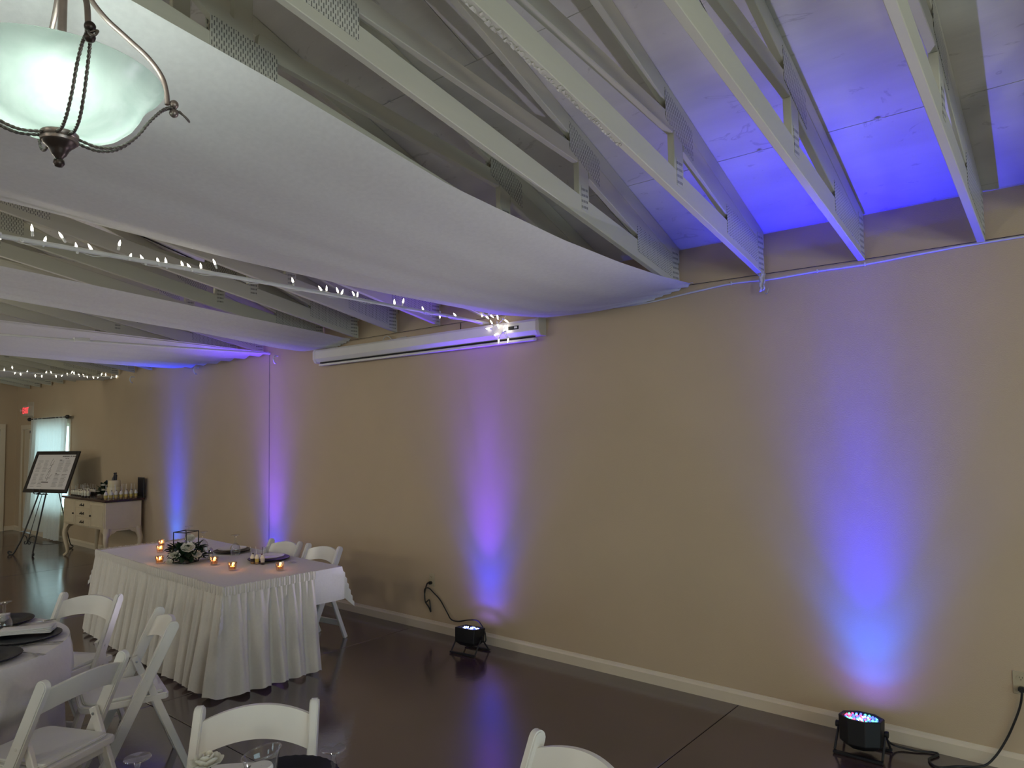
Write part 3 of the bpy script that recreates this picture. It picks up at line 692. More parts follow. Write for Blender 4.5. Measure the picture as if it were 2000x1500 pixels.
# ------------------------------------------------------------------ LED uplights
def uplight(loc, rz, tilt, kind, label):
    t = thing('led_uplight', label, 'stage light', loc, rz, 'LED uplights on the floor along the wall')
    R_ = Matrix.Rotation(tilt, 3, 'X')          # tilt towards the wall (+y)
    hb = Vector((0, 0, .135))
    def loc3(x, y, z): return R_ @ Vector((x, y, z)) + hb
    n = 8; hw = .108
    if kind == 'round':
        prof = [(hw * 1.08 * math.cos(2 * PI * (i + .5) / n), hw * 1.08 * math.sin(2 * PI * (i + .5) / n)) for i in range(n)]; h0, h1 = -.075, .055
    else:
        prof = [(-.10, -.075), (.10, -.075), (.10, .075), (-.10, .075)]; h0, h1 = -.05, .06
    vs = [loc3(a * (1 if z > 0 else .96), b_ * (1 if z > 0 else .96), z) for z in (h0, h1) for a, b_ in prof]; n = len(prof)
    vs += [loc3(a * .86, b_ * .86, h1) for a, b_ in prof] + [loc3(a * .84, b_ * .84, h1 - .012) for a, b_ in prof]
    vs += [loc3(a * .6, b_ * .6, h0 - .03) for a, b_ in prof]
    fs = []
    for i in range(n):
        j = (i + 1) % n
        fs += [(i, j, n + j, n + i), (n + i, n + j, 2 * n + j, 2 * n + i), (2 * n + i, 2 * n + j, 3 * n + j, 3 * n + i), (4 * n + i, 4 * n + j, j, i)]
    fs += [tuple(range(3 * n, 4 * n)), tuple(range(4 * n, 5 * n))[::-1]]
    MB().add(vs, fs).build('housing', 'blackp', t, bevel=.003)
    # double bracket
    for dy in (-1, 1):
        y = dy * .10
        mb = MB()
        for sx in (-1, 1):
            mb.tube([(sx * .118, 0, .125), (sx * .120, y * .9, .018)], .007, 6)
        mb.box((0, y, .010), (.25, .024, .012))
        mb.build('bracket', 'black', t, bevel=.001)
    for sx in (-1, 1):
        kb = MB().lathe([(.001, 0), (.016, 0), (.018, .006), (.018, .018), (.001, .02)], 12, cap=True).build('knob', 'blackp', t, smooth=40, loc=(sx * .115, 0, .125))
        kb.rotation_euler = (0, sx * PI / 2, 0)
    rnd = random.Random(5)
    spots = {'ledr': [], 'ledg': [], 'ledb': [], 'ledw': []}
    if kind == 'round':
        for r_, k_ in ((0, 1), (.020, 6), (.040, 12), (.060, 18), (.078, 22)):
            for i in range(k_):
                a = 2 * PI * i / k_ + r_ * 20
                spots[rnd.choice(['ledr', 'ledg', 'ledb', 'ledb', 'ledr', 'ledw', 'ledb'])].append((r_ * math.cos(a), r_ * math.sin(a)))
    else:
        for x, y in ((-.055, .02), (0, .035), (.055, .02), (-.03, -.03), (.03, -.03)):
            for i in range(7):
                a = i * PI / 3; q = 0 if i == 6 else .016
                spots['ledw' if (i + int(x * 100)) % 3 else 'ledb'].append((x + q * math.cos(a), y + q * math.sin(a)))
    for nm, ps_ in spots.items():
        protos = None
        for x, y in ps_:
            if protos is None:
                protos = MB().ball((0, 0, 0), .0062, 8, 5).build('led', nm, t, smooth=60); o = protos
            else: o = protos.copy(); COL.objects.link(o)
            o.location = loc3(x, y, h1 - .008); o.parent = t
    top = R_ @ Vector((0, 0, h1 + .012)) + hb
    mw = Matrix.Rotation(rz, 3, 'Z')
    return t, Vector(loc) + mw @ top, mw @ (R_ @ Vector((0, 0, 1)))


def beam(pos, layers):
    """layers: (power, colour, full cone in degrees, tilt towards the wall in degrees)"""
    for pw, c, deg, tl in layers:
        o = lamp('uplight_beam', 'SPOT', pos, pw, c, 0.02, spot_size=math.radians(deg), spot_blend=1.0)
        a = math.radians(tl); aim(o, pos + Vector((0, math.sin(a), math.cos(a))))


def wash(core, mid, low, spill, k=1.0):
    """the lamp's diodes overlap: narrow lenses in the middle, wider ones around, faint spill"""
    return [(280 * k, core, 38, 0), (290 * k, core, 50, 2), (430 * k, core, 17, 4), (40 * k, mid, 80, 2), (32 * k, low, 80, 12), (12 * k, low, 100, 27), (4 * k, spill, 140, 40), (120 * k, (.84, .78, .92), 100, -42)]
t4, p4, n4 = uplight((-1.13, 4.295, 0), .0, math.radians(-6), 'round', 'round black LED uplight with coloured diodes, nearest the right outlet')
beam(p4, wash((.012, .0, 1), (.0, .02, 1), (.0, .10, 1), (.16, .08, 1)))
t3, p3, n3 = uplight((-4.09, 4.295, 0), .10, math.radians(-6), 'box', 'boxy black LED uplight with white diodes beside the looped cord')
beam(p3, wash((.13, .03, 1), (.0, .01, 1), (.0, .02, 1), (.2, .10, 1), .8))
t2, p2, n2 = uplight((-7.40, 4.295, 0), .0, math.radians(-6), 'box', 'black LED uplight behind the head table, by the wall joint')
beam(p2, wash((.14, .04, 1), (.02, .01, 1), (.0, .02, 1), (.2, .1, 1), .8))
t1, p1, n1 = uplight((-9.82, 4.295, 0), .0, math.radians(-6), 'round', 'black LED uplight between the sideboard and the head table')
beam(p1, wash((.0, .02, 1), (.0, .03, 1), (.0, .12, 1), (.1, .1, 1), .8))

# outlets and cords
def outlet(x, z, label):
    t = thing('wall_outlet', label, 'outlet', (x, D, z))
    MB().box((0, -.003, 0), (.072, .006, .116)).build('cover_plate', 'ivory', t, bevel=.002)
    for dz in (.026, -.026):
        f = MB().prism([(.019 * math.cos(a), dz + .0155 * math.sin(a)) for a in [i * PI / 8 for i in range(16)]], -.009, -.004, 'Y').build('receptacle', 'ivory', t)
        mb = MB(); mb.box((-.0065, -.0092, dz + .003), (.0022, .001, .008)); mb.box((.0065, -.0092, dz + .003), (.0022, .001, .007)); mb.box((0, -.0092, dz - .008), (.004, .001, .004))
        mb.build('slots', 'slot', f)
    return t
outlet(-.415, .452, 'ivory wall outlet with a black plug, right edge of the wall')
outlet(-4.79, .454, 'ivory wall outlet with the looped black cord, by the boxy uplight')
def power_cord(name, label, pts, plug):
    t = thing(name, label, 'cord', (0, 0, 0))
    MB().tube(spline(pts, 8), .0055, 8).build('cable', 'rubber', t, smooth=60)
    MB().box(plug, (.030, .034, .026)).build('plug', 'rubber', t, bevel=.006, segs=2)
    return t
yw = D - .022
power_cord('power_cord', 'black power cord looping from the left outlet to the boxy uplight',
           [(-4.785, yw - .01, .432), (-4.83, yw, .42), (-4.857, yw, .36), (-4.862, yw - .006, .30), (-4.845, yw - .01, .25), (-4.815, yw, .21), (-4.79, yw, .172), (-4.795, yw, .22), (-4.806, yw, .275), (-4.825, yw - .01, .262), (-4.845, yw - .012, .25), (-4.862, yw - .004, .31), (-4.852, yw - .012, .368), (-4.80, yw - .012, .383), (-4.74, yw - .01, .35), (-4.665, yw, .292), (-4.57, yw - .01, .20), (-4.50, yw - .03, .155), (-4.38, yw - .07, .165), (-4.20, yw - .12, .215), (-4.08, yw - .14, .23), (-4.0, yw - .15, .17), (-3.975, yw - .16, .10), (-3.99, yw - .17, .075)],
           (-4.788, D - .026, .430))
power_cord('power_cord', 'black power cord trailing from the right outlet to the round uplight',
           [(-.413, yw - .01, .424), (-.413, yw - .01, .40), (-.424, yw, .34), (-.45, yw, .26), (-.49, yw, .16), (-.545, yw - .02, .06), (-.60, yw - .05, .010), (-.70, yw - .12, .007), (-.78, yw - .19, .007), (-.83, yw - .12, .007), (-.80, yw - .03, .007), (-.83, yw - .015, .007), (-.90, yw - .05, .007), (-1.0, yw - .08, .02), (-1.02, yw - .16, .07)],
           (-.413, D - .026, .426))

# ------------------------------------------------------------------ white folding chairs
def arch(x, w): return 1 - (2 * x / w) ** 2
def make_chair():
    t = thing('folding_chair', 'x', 'chair', group='white resin folding chairs')
    ft, bk = (.205, 0.0), (-.175, .80)                # post foot and head (y, z)
    dv = Vector((bk[0] - ft[0], bk[1] - ft[1])).normalized(); nv = Vector((dv.y, -dv.x))
    at = lambda k: Vector(ft) + (Vector(bk) - Vector(ft)) * k
    for sx in (-1, 1):
        x0 = sx * .205; pw = .028
        a, b_ = Vector(ft), Vector(bk)
        poly = [a + nv * pw * .9, a - nv * pw * .9, at(.5) - nv * pw]
        poly += [b_ - nv * pw - dv * .02]
        poly += [b_ + (-nv * math.cos(q) + dv * math.sin(q)) * pw - dv * .02 for q in [PI * i / 8 for i in range(1, 8)]]
        poly += [b_ + nv * pw - dv * .02, at(.5) + nv * pw]
        MB().prism([(p.x, p.y) for p in poly], x0 - .016, x0 + .016).build('front_leg', 'resin', t, bevel=.005, smooth=40, segs=2)
        # rear leg, inside the post
        p0, p1 = at(.66), Vector((-.262, 0)); dd = (p1 - p0).normalized(); nn = Vector((dd.y, -dd.x)) * .019
        MB().prism([tuple(p0 + nn - dd * .03), tuple(p0 - nn - dd * .03), tuple(p1 - nn), tuple(p1 + nn)], sx * .172 - .012, sx * .172 + .012).build('rear_leg', 'resin', t, bevel=.004, smooth=40)
        mb = MB()
        for k in (.66, .54):
            p = at(k); 
            mb.lathe([(.0005, 0), (.008, 0), (.008, .003), (.0005, .004)], 10, cap=True)
            v0 = len(mb.v) - 40
            for i in range(v0, len(mb.v)):
                q = mb.v[i]; mb.v[i] = (x0 + sx * (.0155 + q[2]), p.x + q[0], p.y + q[1])
        p = at(.655)
        mb.build('bolts', 'resin', t, smooth=40)
        bb = MB().lathe([(.0005, 0), (.0065, 0), (.0065, .003), (.0005, .004)], 10, cap=True).build('pivot_bolt', 'bolt', t, smooth=40, loc=(sx * .172 + .0 - sx * .0125, p0.x, p0.y)); bb.rotation_euler = (0, -sx * PI / 2, 0)
        bb2 = MB().lathe([(.0005, 0), (.0065, 0), (.0065, .003), (.0005, .004)], 10, cap=True).build('pivot_bolt', 'bolt', t, smooth=40, loc=(sx * .172, p0.x - .017, p0.y - .01)); bb2.rotation_euler = (PI / 2, 0, 0)
    # back panel: arched top and bottom, bowed backwards
    w = .385
    def panel(front):
        def fn(u, v):
            x = lerp(-w / 2, w / 2, u); ar = arch(x, w)
            k = lerp(.818, .948, v) + ar * .040
            p = at(k); y = p.x - .030 * ar + (front * .009)
            return (x, y, p.y)
        return fn
    mb = MB(); nu, nv_ = 20, 4
    mb.grid(panel(1), nu, nv_); mb.grid(panel(-1), nu, nv_)
    o2 = (nu + 1) * (nv_ + 1); ring = [i for i in range(nu + 1)] + [j * (nu + 1) + nu for j in range(1, nv_ + 1)] + [nv_ * (nu + 1) + i for i in range(nu - 1, -1, -1)] + [j * (nu + 1) for j in range(nv_ - 1, 0, -1)]
    mb.f += [(ring[i], ring[(i + 1) % len(ring)], ring[(i + 1) % len(ring)] + o2, ring[i] + o2) for i in range(len(ring))]; mb.mi += [0] * len(ring)
    mb.build('back_panel', 'resin', t, smooth=50)
    # seat frame and pad
    def rr(hx, y0, y1, r, z0, z1, name, m, bev):
        pts = []
        for cx, cy, a0 in ((hx - r, y1 - r, 0), (-hx + r, y1 - r, 90), (-hx + .02, y0 + .02, 180), (hx - .02, y0 + .02, 270)):
            rad = r if cy > 0.1 else .02
            for i in range(6):
                a = math.radians(a0 + 18 * i); pts.append((cx + rad * math.cos(a), cy + rad * math.sin(a)))
        return MB().prism(pts, z0, z1, 'Z').build(name, m, t, bevel=bev, smooth=45, segs=2)
    rr(.187, -.155, .255, .07, .405, .438, 'seat_frame', 'resin', .005)
    rr(.168, -.135, .236, .06, .436, .452, 'seat_pad', 'vinyl', .007)
    p = at(.16); MB().box((0, p.x, p.y), (.385, .016, .034)).build('stretcher', 'resin', t, bevel=.004)
    q = lerp(0, 1, .72); a, c = at(.66), Vector((-.262, 0))
    pp = a + (c - a) * .74; MB().box((0, pp.x, pp.y), (.33, .016, .05)).build('stretcher', 'resin', t, bevel=.004)
    pp = a + (c - a) * .25; MB().box((0, pp.x - .004, pp.y), (.33, .014, .075)).build('rear_rail', 'resin', t, bevel=.004)
    return t
chair = make_chair(); first = [True]
def put_chair(xy, face, label):
    """xy = middle of the two post heads; face = direction the sitter looks"""
    a = math.atan2(face[1], face[0]) - PI / 2
    o = chair if first[0] else dup(chair)
    first[0] = False
    off = Matrix.Rotation(a, 3, 'Z') @ Vector((0, -.175, 0))
    o.location = (xy[0] - off.x, xy[1] - off.y, 0); o.rotation_euler = (0, 0, a); o['label'] = label
    return o
put_chair((-5.04, 1.80), (.47, -.88), 'white folding chair on the far side of the round table, before the skirt')
put_chair((-4.10, 1.855), (-.25, -.97), 'white folding chair seen from its side, by the skirted table corner')
put_chair((-3.48, 1.23), (-.91, -.41), 'white folding chair with its back to us at the round table')
put_chair((-2.48, 1.46), (.74, -.67), 'white folding chair at the bottom table, behind the slanted vase')
put_chair((-1.30, 1.87), (-.16, -.98), 'white folding chair cut off low in the open floor area')
put_chair((-5.42, 3.83), (.10, -1), 'white folding chair behind the head table, nearest its right end')
put_chair((-5.98, 3.80), (.10, -1), 'white folding chair behind the head table, beside the wall joint glow')

# ------------------------------------------------------------------ round guest tables
def cloth_round(R, z, drop, nfold, seed, dents=()):
    """square-cut cloth over a round top: falls in folds"""
    rnd = random.Random(seed); phs = [rnd.uniform(0, 6.28) for _ in range(4)]
    def fn(u, v):
        a = 2 * PI * u
        if v < .4:
            r = R * v / .4 * .995; return (r * math.cos(a), r * math.sin(a), z)
        t = (v - .4) / .6
        fold = math.sin(a * nfold + phs[0]) * .6 + math.sin(a * (nfold + 5) + phs[1]) * .4
        r = R + .012 * min(1, t * 8) + t * (.035 + .055 * fold)
        for da in dents:                      # pushed in by a chair seat
            q = abs((a - da + PI) % (2 * PI) - PI); w_ = max(0, min(1, (.42 - q) / .12)); h_ = max(0, min(1, (t - .30) / .12))
            r = lerp(r, min(r, R - .085), w_ * h_)
        zz = z - .004 - drop * t if t > .02 else z - .001
        return (r * math.cos(a), r * math.sin(a), zz)
    return MB().grid(fn, 160, 30, closed=True)
def round_table(c, seed, lab1, lab2, drop, dents=()):
    t = thing('round_table', lab1, 'table', (c[0], c[1], 0), group='round guest tables')
    MB().lathe([(.001, .735), (.718, .735), (.728, .742), (.728, .75), (.718, .754), (.001, .754)], 48).build('table_top', 'screen', t, smooth=40)
    for k in range(4):
        a = PI / 4 + k * PI / 2
        MB().tube([(.45 * math.cos(a), .45 * math.sin(a), .735), (.50 * math.cos(a), .50 * math.sin(a), 0)], .014, 8).build('leg', 'bolt', t, smooth=60)
    cl = cloth_round(.735, .758, drop, 13, seed, dents).build('tablecloth', 'linen', smooth=70); cl.location = (c[0], c[1], 0)
    tag(cl, lab2, 'tablecloth', 'white cloths over the round tables')
    return t
TA, TB = (-4.58, .75), (-1.66, .70)
round_table(TA, 3, 'round banquet table under a white cloth, three chairs around it', 'white tablecloth falling over the round table at the left edge', .70, [math.atan2(1.80 - .75, -5.04 + 4.58), math.atan2(1.855 - .75, -4.10 + 4.58), math.atan2(1.23 - .75, -3.48 + 4.58)])
round_table(TB, 8, 'round banquet table at the bottom edge, under a white cloth', 'white tablecloth on the table along the bottom edge', .70, [math.atan2(1.46 - .70, -2.48 + 1.66), math.atan2(1.87 - .70, -1.30 + 1.66)])

# ------------------------------------------------------------------ tableware
def charger_mb(R=.165):
    mb = MB()
    mb.lathe([(.001, .006), (R * .62, .006), (R * .66, .008), (R * .80, .016), (R * .985, .020), (R, .017), (R * .95, .010), (R * .64, .001), (.001, .001)], 72,
             ripple=lambda k, r: (.018 if k % 2 else -.004) if r > R * .9 else 0)
    return mb
def charger(loc, label, R=.165):
    o = charger_mb(R).build('charger_plate', 'charger', smooth=35); o.location = loc
    return tag(o, label, 'plate', 'black beaded charger plates')
def napkin(loc, rz, label, d=(.22, .085), z=.0):
    t = thing('folded_napkin', label, 'napkin', loc, rz, 'folded white napkins')
    for k in range(4):
        mb = MB().grid(lambda u, v, k=k: (lerp(-d[0] / 2, d[0] / 2, u), lerp(-d[1] / 2, d[1] / 2, v) * (1 - .02 * k), .004 + k * .006 + .003 * math.sin(u * 5 + k) * u), 10, 4)
        mb.build('fold', 'linen', t, smooth=70, solid=.005)
    return t
def goblet(loc, label, inv=True, group='upturned clear goblets', s=1.0):
    prof = [(.001, 0), (.034, .001), (.035, .004), (.018, .010), (.008, .018), (.006, .030), (.009, .040), (.006, .048), (.007, .062), (.016, .072), (.030, .088), (.038, .108), (.040, .128), (.037, .150), (.034, .168),
            (.0325, .168), (.0355, .150), (.0385, .128), (.0365, .108), (.029, .090), (.014, .076), (.001, .072)]
    if inv: prof = [(r, .168 - z) for r, z in prof]
    o = MB().lathe([(r * s, z * s) for r, z in prof], 32).build('goblet', 'glass', smooth=60); o.location = loc
    return tag(o, label, 'glass', group)
def fork(loc, rz, label):
    t = thing('fork', label, 'fork', loc, rz, 'steel forks beside the plates')
    MB().grid(lambda u, v: (lerp(-.085, .045, u), lerp(-1, 1, v) * (.007 - .004 * math.sin(u * 2.6)), .004 + .006 * math.sin(u * 3)), 12, 2).build('handle', 'steel', t, smooth=70, solid=.002)
    mb = MB()
    mb.box((.055, 0, .006), (.022, .022, .002))
    for k in range(4): mb.box((.085, (k - 1.5) * .006, .006), (.042, .003, .002))
    mb.build('tines', 'steel', t, bevel=.0005)
    return t
zt = .760
charger((-4.385, 1.25, zt), 'black charger plate under the folded napkin, left round table')
napkin((-4.44, 1.275, zt + .020), .98, 'white folded napkin on the black charger, left round table', (.245, .10))
charger((-4.86, 1.26, zt), 'black charger plate farthest back on the left round table')
napkin((-4.90, 1.21, zt + .020), 1.0, 'white folded napkin on the farthest charger, left round table', (.20, .09))
charger((-4.13, 1.0, zt), 'black charger plate nearest on the left round table')
goblet((-4.60, 1.212, zt + .0), 'upturned clear goblet between the chargers at the left edge')
fork((-4.20, 1.26, zt), .98, 'fork beside the napkin charger on the left round table')
fork((-4.69, 1.38, zt), 1.5, 'fork below the farthest charger on the left round table')
fork((-4.06, 1.17, zt), .42, 'fork laid near the table edge by the nearest charger')

# bottom table
goblet((-2.08, .865, zt), 'upturned clear goblet left of the white rose, bottom edge', s=1.0)
goblet((-1.70, 1.23, zt), 'upturned clear goblet right of the slanted vase, bottom edge', s=1.0)
charger((-1.925, 1.215, zt), 'black charger plate behind the slanted vase, bottom edge')
vs_ = thing('slant_vase', 'clear glass vase with slanted mouth and a white candle inside', 'vase', (-1.775, 1.055, zt))
def vfn(off):
    prof = [(.001, .003), (.030, .003), (.035, .02), (.036, .06), (.037, .10), (.039, .14), (.044, .175), (.050, .195)]
    def fn(u, v):
        i = v * (len(prof) - 1); k = min(int(i), len(prof) - 2); f = i - k
        r = lerp(prof[k][0], prof[k + 1][0], f) - off; z = lerp(prof[k][1], prof[k + 1][1], f) + off
        a = 2 * PI * u; z += .011 * max(0, (v - .45) / .55) ** 2 * math.cos(a - .75)
        return (r * math.cos(a), r * math.sin(a), z)
    return fn
mb = MB(); mb.grid(vfn(0), 40, 22, closed=True); mb.build('vase_glass', 'glass', vs_, smooth=70)
MB().tube([(.050 * math.cos(a), .050 * math.sin(a), .195 + .011 * math.cos(a - .75)) for a in [i * 2 * PI / 40 for i in range(41)]], .0022, 6).build('rim', 'glass', vs_, smooth=70)
MB().lathe([(.001, .006), (.030, .006), (.030, .158), (.027, .163), (.001, .162)], 24).build('candle', 'china', vs_, smooth=40)

# roses
def rose(name, loc, R, label=None, parent=None, seed=1, cat='flower'):
    rnd = random.Random(seed); mb = MB()
    for ring, (n, rr_, h, op) in enumerate(((3, .22, .75, .1), (4, .42, .80, .3), (5, .66, .72, .6), (6, .92, .55, 1.0))):
        for k in range(n):
            a0 = 2 * PI * k / n + ring * .7 + rnd.uniform(-.15, .15); wd = 2 * PI / n * .72
            def fn(u, v, a0=a0, wd=wd, rr_=rr_, h=h, op=op):
                a = a0 + (u - .5) * wd * 2 * (1 - .15 * v)
                r = R * rr_ * (.35 + .65 * v ** .7) * (1 + .10 * op * v * math.sin(u * PI)); z = R * h * (v ** 1.2) * (1 - .35 * (2 * u - 1) ** 2) - R * .12 * op * v ** 4
                return (r * math.cos(a), r * math.sin(a), z)
            mb.grid(fn, 6, 5)
    o = mb.build(name, 'petal', parent, smooth=80, loc=loc)
    if not parent: tag(o, label, cat)
    return o
fr = thing('rose', 'white rose with green leaf beside the bottom chair post', 'flower', (-2.078, 1.058, zt))
rose('bloom', (0, 0, .074), .048, parent=fr, seed=4)
MB().tube([(0, 0, .095), (.01, .0, .05), (.03, -.01, .004)], .003, 6).build('stem', 'stemg', fr, smooth=60)
def leaf_mb(mb, p, d, L_, w, droop=.2, up=Vector((0, 0, 1))):
    d = d.normalized(); sd = d.cross(up); sd = sd.normalized() if sd.length > .1 else Vector((1, 0, 0)); nn = sd.cross(d)
    def fn(u, v):
        q = (2 * v - 1); ww = w * math.sin(PI * min(1, u * .96 + .04)) ** .8
        return p + d * (L_ * u) + sd * (q * ww) + nn * (-droop * L_ * u * u + abs(q) * ww * .35)
    mb.grid(fn, 5, 2); return mb
for az, el, z in ((3.0, .6, .06), (4.3, .3, .045), (5.6, .4, .05), (1.2, .3, .04), (2.2, .1, .03), (.3, .1, .03)):
    leaf_mb(MB(), Vector((0.012, 0, z)), Vector((math.cos(az) * math.cos(el), math.sin(az) * math.cos(el), math.sin(el))), .06, .016).build('leaf', 'leaf', fr, smooth=60)

# ------------------------------------------------------------------ head table
HA = math.atan2(2.556 - 2.682, -4.79 + 7.36)          # its front edge runs slightly askew
HX = Vector((math.cos(HA), math.sin(HA), 0)); HY = Vector((-math.sin(HA), math.cos(HA), 0)); HO = Vector((-7.36, 2.682, 0))
LW, LD, HZ = 2.57, .965, .735
def hp(a, b_, z=0): return HO + HX * a + HY * b_ + Vector((0, 0, z))
ht = thing('head_table', 'long folding head table under white cloth and pleated skirt', 'table', HO, HA)
MB().box((LW / 2, LD / 2, HZ - .018), (LW - .02, LD - .02, .034)).build('table_top', 'screen', ht, bevel=.008, segs=2)
for a, b_ in ((.28, .14), (.28, LD - .12), (LW - .30, .14), (LW - .30, LD - .12)):
    MB().tube([(a, b_, HZ - .035), (a + (.05 if a > 1 else -.05), b_, 0)], .0145, 10).build('leg', 'bolt', ht, smooth=60)
for a in (.25, LW - .27): MB().tube([(a, .14, .30), (a, LD - .12, .30)], .009, 8).build('leg_brace', 'bolt', ht, smooth=60)
# cloth: flat top, hanging sides, swallow-tail corners at the far right
def hcloth():
    ov = .25; mb = MB(); r = .012
    n = 26
    us = [-ov + ov * i / 7 for i in range(7)] + [LW * i / 14 for i in range(15)] + [LW + ov * i / 7 for i in range(1, 8)]
    vs = [-ov + ov * i / 7 for i in range(7)] + [LD * i / 8 for i in range(9)] + [LD + ov * i / 7 for i in range(1, 8)]
    def P(u, v):
        dx = max(-u, 0, u - LW); dy = max(-v, 0, v - LD); cx = min(max(u, 0), LW); cy = min(max(v, 0), LD)
        sx = -1 if u < 0 else 1; sy = -1 if v < 0 else 1
        if dx == 0 and dy == 0: return hp(u, v, HZ + .003)
        if dx and dy:
            # corner falls as a cone fold
            d = max(dx, dy) + .38 * min(dx, dy); m_ = min(dx, dy)
            out = .010 + .42 * m_
            wx, wy = dx / (dx + dy), dy / (dx + dy)
            tw_ = 1.0 if dx > dy else -1.0
            return hp(cx + sx * (out * (.35 + .65 * wx) ), cy + sy * (out * (.35 + .65 * wy)), HZ - d * .93)
        d = dx + dy; o_ = .008 + .035 * d + .012 * math.sin((u + v) * 9) * d / ov
        return hp(cx + (sx * o_ if dx else 0), cy + (sy * o_ if dy else 0), HZ + .001 - d)
    vv = [P(u, v) for v in vs for u in us]; w = len(us)
    mb.add(vv, [(j * w + i, j * w + i + 1, (j + 1) * w + i + 1, (j + 1) * w + i) for j in range(len(vs) - 1) for i in range(w - 1)])
    return mb
tag(hcloth().build('tablecloth', 'linen', smooth=60), 'white tablecloth on the long head table, loose at its wall side', 'tablecloth')
# pleated skirt around left end, front and right end
def skirt():
    pts = [(-.012, LD * .98), (-.012, -.012), (LW + .012, -.012), (LW + .012, .70)]
    segs = []; tot = 0
    for p, q in zip(pts, pts[1:]):
        l = math.hypot(q[0] - p[0], q[1] - p[1]); segs.append((p, q, l, tot)); tot += l
    def at(s):
        for p, q, l, s0 in segs:
            if s <= s0 + l + 1e-9:
                t = (s - s0) / l; d = ((q[0] - p[0]) / l, (q[1] - p[1]) / l)
                return (lerp(p[0], q[0], t), lerp(p[1], q[1], t)), (d[1], -d[0]), s - s0, l
        p, q, l, s0 = segs[-1]; d = ((q[0] - p[0]) / l, (q[1] - p[1]) / l); return q, (d[1], -d[0]), l, l
    rnd = random.Random(11); ph = [rnd.uniform(-.8, .8) for _ in range(90)]; am = [rnd.uniform(.45, 1.25) for _ in range(90)]
    def fn(u, v):
        s = u * tot; (x, y), (nx, ny), ls, l = at(s)
        # soften the normal at the corners so the pleats fan out
        for p, q, l2, s0 in segs[1:]:
            ds = s - s0
            if abs(ds) < .10:
                k = .5 + ds / .2; (n0, n1) = at(max(s0 - .11, 0))[1], at(s0 + .11)[1]
                nx, ny = lerp(n0[0], n1[0], k), lerp(n0[1], n1[1], k); m_ = math.hypot(nx, ny); nx, ny = nx / m_, ny / m_
        k = s / .150; i = int(k); w_ = k * 2 * PI + lerp(ph[i % 90], ph[(i + 1) % 90], k - i) * 1.9; av = lerp(am[i % 90], am[(i + 1) % 90], k - i)
        fine = math.sin(s * 2 * PI / .020) * .003
        g_ = max(0, v - .07) / .93
        amp = .042 * av * min(1, g_ * 1.15) ** .8
        g2 = max(0, g_ - .05) / .95; amp *= min(1, g2 * 5)
        o = .008 + fine * (1 - min(1, g_ * 5)) + amp * (math.sin(w_) + .30 * math.sin(2 * w_ + 1)) + .010 * (1 - g_) * min(1, g_ * 8) * math.sin(2.7 * w_) + .095 * g_ ** 1.1
        z = lerp(HZ + .004, .012 + .012 * math.sin(w_), max(0, g_)) if v > .07 else HZ + .012 - v * .115 + (.004 * math.sin(s * 2 * PI / .031) if v < .02 else 0)
        if v > .07: z = lerp(HZ + .004 - .0, .020 + .012 * math.sin(w_), g_)
        return hp(x + nx * o, y + ny * o, z)
    rows = 22
    return fn, tot, rows
fn, tot, rows = skirt()
sk = thing('table_skirt', 'white pleated table skirt clipped around the head table', 'table skirt', (0, 0, 0))
def sk_fn(u, v): return fn(u, .07 + .93 * v)
MB().grid(sk_fn, 520, 18).build('pleats', 'skirt', sk, smooth=80)
def hd_fn(u, v):
    p = fn(u, .071); s = u * tot
    (_,) = (0,)
    q = fn(u, .0711)
    out = .013 + .0022 * math.sin(s * 2 * PI / .0135)
    c = hp(LW / 2, LD / 2, 0); d = Vector((p[0] - c.x, p[1] - c.y, 0)).normalized()
    rz = .012 + .0022 * math.sin(s * 2 * PI / .021) + .0018 * math.sin(s * 2 * PI / .049)
    return Vector((p[0], p[1], HZ - .052)) + d * (out + (.004 if .2 < v < .9 else 0)) + Vector((0, 0, (.052 + rz) * v))
MB().grid(hd_fn, 1800, 4).build('gathered_header', 'skirt', sk, smooth=80)

zh = HZ + .006
def votive(x, y, label):
    t = thing('votive_candle', label, 'candle', (x, y, zh), group='lit votive candles on the head table')
    def rp_(k, r): return .03 if k % 2 else -.02
    MB().lathe([(.026, 0), (.027, .01), (.031, .03), (.033, .045), (.034, .062), (.032, .062), (.030, .045), (.028, .03), (.024, .012), (.001, .010)], 20, ripple=rp_).build('holder', 'candleglass', t)
    MB().lathe([(.001, .011), (.019, .011), (.019, .030), (.001, .029)], 16).build('candle', 'wax', t, smooth=40)
    MB().lathe([(.0005, .030), (.004, .036), (.0045, .042), (.002, .052), (.0003, .058)], 8).build('flame', 'flame', t, smooth=60)
    l = lamp('candle_light', 'POINT', (x, y, zh + .046), .42, (1, .5, .2), .008)
for (x, y), lb in zip([(-7.07, 3.13), (-6.71, 2.96), (-6.13, 2.70), (-5.69, 2.945), (-5.33, 2.91), (-5.015, 3.13)],
                      ['lit votive candle farthest left, behind another votive', 'lit votive candle left of the flowers, just before the farthest one', 'lit votive candle at the skirted edge, left of the flowers', 'lit votive candle right of the flower arrangement',
                       'lit votive candle nearest the front corner of the head table', 'lit votive candle right of the dessert cups']):
    votive(x, y, lb)
